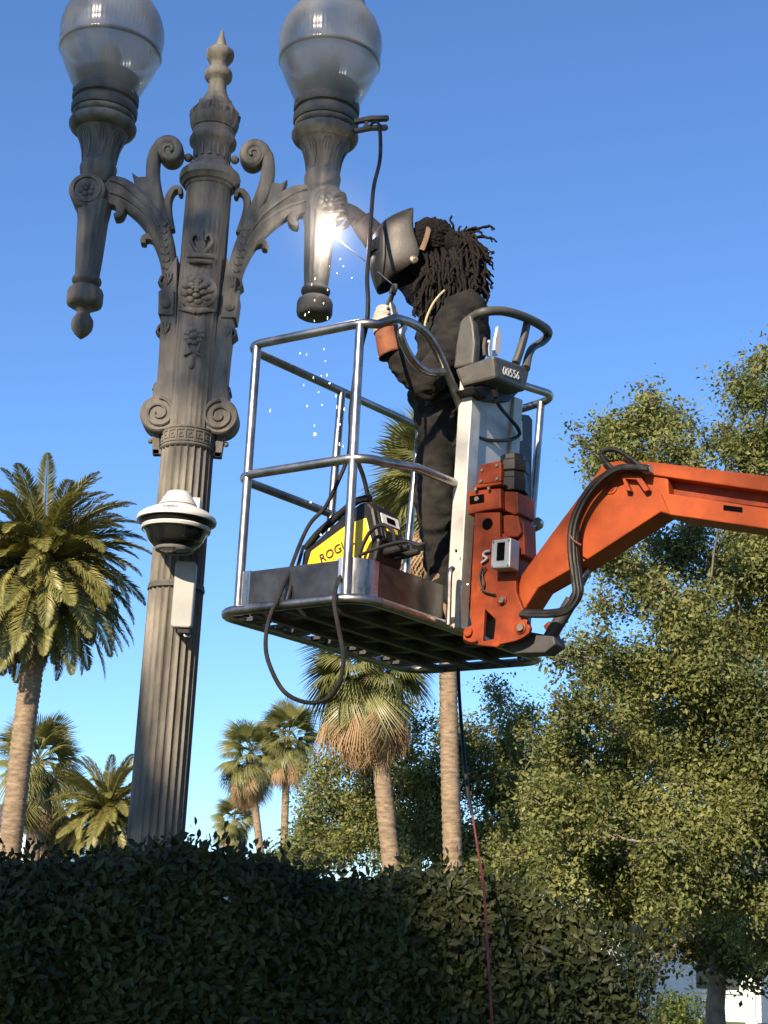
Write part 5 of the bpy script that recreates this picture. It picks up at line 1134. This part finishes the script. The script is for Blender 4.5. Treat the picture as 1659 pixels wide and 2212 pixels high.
MB().tube(spline([A(972, 620, -.13), A(955, 632, -.17), A(938, 652, -.195), A(926, 675, -.20), A(919, 696, -.20), A(917, 712, -.19)], 5), .0055, n=7).build('hood_cord', M['zip'], person, smooth=True)
MB().ribbon(spline([A(918, 872, -.14), A(935, 866, -.18), A(955, 858, -.19), A(978, 853, -.19)], 5), .03, .012, Yv, n=8).build('belt', M['black'], person, smooth=True)
# near hand: glove with gauntlet gripping the electrode holder
hA, hB = at(824, 702, 6.37), at(854, 616, 6.46); hx = (hB - hA).normalized(); hn = Vector((.35, .9, .1)); hn = (hn - hx * hn.dot(hx)).normalized(); hb_ = hx.cross(hn)
mb = MB(); G = 1.32; pal = hA + hx * .035
mb.ball(pal + hn * .030 * G - hb_ * .004, .030 * G, .040 * G, .050 * G, n=14, ax=(hn, hb_, hx)); chain(mb, [pal + hn * .020 - hx * .03, at(833, 708, 6.37)], [.044, .050])
for i, (off, ln) in enumerate(((.084, 200), (.056, 225), (.028, 225), (.000, 205))):
    c = hA + hx * off; ring = [c + (hn * math.cos(R(a)) + hb_ * math.sin(R(a))) * r_ * 1.15 for a, r_ in ((-20, .036), (45, .034), (100, .032), (150, .029), (ln, .026))]
    chain(mb, ring, [.0155, .015, .0145, .0135, .0115], n=10)
chain(mb, [pal + hn * .02 - hb_ * .034 + hx * .005, pal - hb_ * .042 + hx * .04, pal - hb_ * .026 - hn * .02 + hx * .074], [.020, .017, .013], n=10)
o = finish('glove', remesh(mb, .0048, 'glove', 3), M['leather_pale'], person, smooth=True, angle=180)
pc_ = MB(); pc_.tube(spline([at(829, 690, 6.37), at(831, 704, 6.37), at(834, 714, 6.37)], 3), lerps([.046, .055, .058], 7), n=18, caps=False); wr = pc_.build('glove_wrist', M['leather_pale'], o, smooth=True); sdm = wr.modifiers.new('s', 'SOLIDIFY'); sdm.thickness = .004
cu = MB(); c0, c1, c2 = at(833, 708, 6.37), at(840, 738, 6.37), at(849, 768, 6.37)
cu.tube(spline([c0, c1, c2], 4), lerps([.051, .058, .066], 9), n=18, caps=False); cuff = cu.build('gauntlet', M['leather'], o, smooth=True); sdm = cuff.modifiers.new('s', 'SOLIDIFY'); sdm.thickness = .004
# far hand on the lamp
mb = MB(); w2 = A(788, 486, .28); pm = at(760, 462, 6.86)
chain(mb, [w2, pm], [.050, .044]); mb.ball(pm + Vector((-.02, 0, .01)), .045, .035, .045, n=14)
for i, (x, y) in enumerate(((726, 424), (722, 440), (724, 456), (730, 472))):
    tip = at(x, y, 6.80); md = at(x + 16, y - 4, 6.775); chain(mb, [pm + Vector((-.03, -.01, .02 - .014 * i)), md, tip], [.0135, .013, .011], n=10)
chain(mb, [pm + Vector((-.01, -.02, -.03)), at(748, 487, 6.8), at(736, 494, 6.79)], [.015, .014, .011], n=10)
finish('glove', remesh(mb, .0055, 'glove', 3), M['leather_brown'], person, smooth=True, angle=180)
cu = MB(); cu.tube(spline([at(778, 474, 6.88), at(792, 492, 6.90), at(812, 515, 6.92)], 4), lerps([.054, .062, .07], 9), n=18, caps=False); cuff = cu.build('gauntlet', M['leather_brown'], person, smooth=True); sdm = cuff.modifiers.new('s', 'SOLIDIFY'); sdm.thickness = .004
# electrode holder and rod
ARC = at(717, 507, 6.80)
eh = thing('electrode_holder', tuple(hA), 'black electrode holder gripped in the pale glove with a thin rod pointing at the arc', 'electrode holder')
MB().tube([hA - hx * .03, hA + hx * .03, hA.lerp(hB, .6), hA.lerp(hB, .8)], [.013, .014, .013, .011], n=10).build('grip', M['black'], eh, smooth=True)
MB().tube([hA.lerp(hB, .78), hA.lerp(hB, .88), hB], [.013, .014, .012], n=8).build('jaw', M['brass'], eh, smooth=True)
for k in range(4): MB().lathe([(.015, 0), (.017, .003), (.015, .006)], hA.lerp(hB, .78 + .05 * k), n=10, axis=hx).build('spring_coil', M['brass'], eh, smooth=True)
MB().tube([hB - hx * .008, hB.lerp(ARC, .5), ARC.lerp(hB, .06)], .0032, n=6).build('welding_rod', M['steel'], eh, smooth=True)

# ------------------------------------------------------------------ arc, sparks and fume
ar = random.Random(8)
mb = MB(); mb.ball(ARC, .020, n=12)
for k in range(7):
    d = Vector((ar.uniform(-1, 1), ar.uniform(-1, .2), ar.uniform(-1, 1))).normalized(); mb.ball(ARC + d * ar.uniform(.012, .024), ar.uniform(.006, .013), n=8)
arc = remesh(mb, .004, 'welding_arc', 1); arc = finish('welding_arc', arc, M['arc'], None, smooth=True, angle=180); tag(arc, 'blinding white welding arc on the right lamp arm', 'welding arc')
pl_ = bpy.data.lights.new('arc_light', 'POINT'); pl_.energy = 2.4; pl_.color = (1.0, .87, .74); pl_.shadow_soft_size = .025; plo = bpy.data.objects.new('arc_light', pl_); COL.objects.link(plo); plo.location = ARC + Vector((.01, -.055, -.01)); plo.parent = arc; plo.matrix_parent_inverse = arc.matrix_world.inverted()
mb = MB()
for (x, y, r_) in ((700, 560, 3), (712, 575, 2), (735, 560, 3), (742, 575, 2.5), (728, 590, 2), (760, 600, 2)): mb.ball(at(x, y, 6.72), r_ * .0009, n=6)
for k in range(30):
    t_ = ar.random() ** .7; x = 690 + ar.gauss(0, 10 + 42 * t_); y = 560 + 450 * t_; p = at(x, y, 6.62 + ar.uniform(-.25, .1)); r_ = ar.choice((.0006, .0009, .0013)); d_ = (p - ARC).normalized() * ar.uniform(.001, .006) - Zv * ar.uniform(.001, .004); mb.tube([p - d_, p - d_ * .2, p + d_], [r_ * .35, r_ * .9, r_], n=5)
mb.ball(at(680, 938, 6.5), .0065, n=8)
for (x, y) in ((712, 828), (693, 1155), (1010, 1262), (742, 1300), (671, 1085)): mb.ball(at(x, y, 6.0), .003, n=6)
sp_ = mb.build('sparks', M['spark'], None); tag(sp_, 'bright welding sparks falling from the arc into the basket', 'sparks', kind='stuff')
fm = bpy.data.materials.new('arc_glow_haze'); fm.use_nodes = True; nt = fm.node_tree; nt.nodes.clear(); mo_ = nt.nodes.new('ShaderNodeOutputMaterial'); vol = nt.nodes.new('ShaderNodeVolumePrincipled')  # added haze volume imitating lens glow round the arc
vol.inputs['Color'].default_value = (.95, .95, .97, 1); tc_ = nt.nodes.new('ShaderNodeTexCoord'); gr = nt.nodes.new('ShaderNodeTexGradient'); gr.gradient_type = 'SPHERICAL'; mp = nt.nodes.new('ShaderNodeMapping')
nt.links.new(tc_.outputs['Object'], mp.inputs[0]); mp.inputs['Scale'].default_value = (1 / .36,) * 3; nt.links.new(mp.outputs[0], gr.inputs[0]); mu = nt.nodes.new('ShaderNodeMath'); mu.operation = 'MULTIPLY'; mu.inputs[1].default_value = .44
nt.links.new(gr.outputs[1], mu.inputs[0]); nt.links.new(mu.outputs[0], vol.inputs['Density']); nt.links.new(vol.outputs[0], mo_.inputs['Volume'])
fu = MB().ball((0, 0, 0), .38, n=20).build('arc_glow_haze', fm, None, smooth=True); fu.location = ARC + Vector((0, -.05, 0)); tag(fu, 'added ball of fume lit up round the arc', 'glow_haze', kind='stuff')
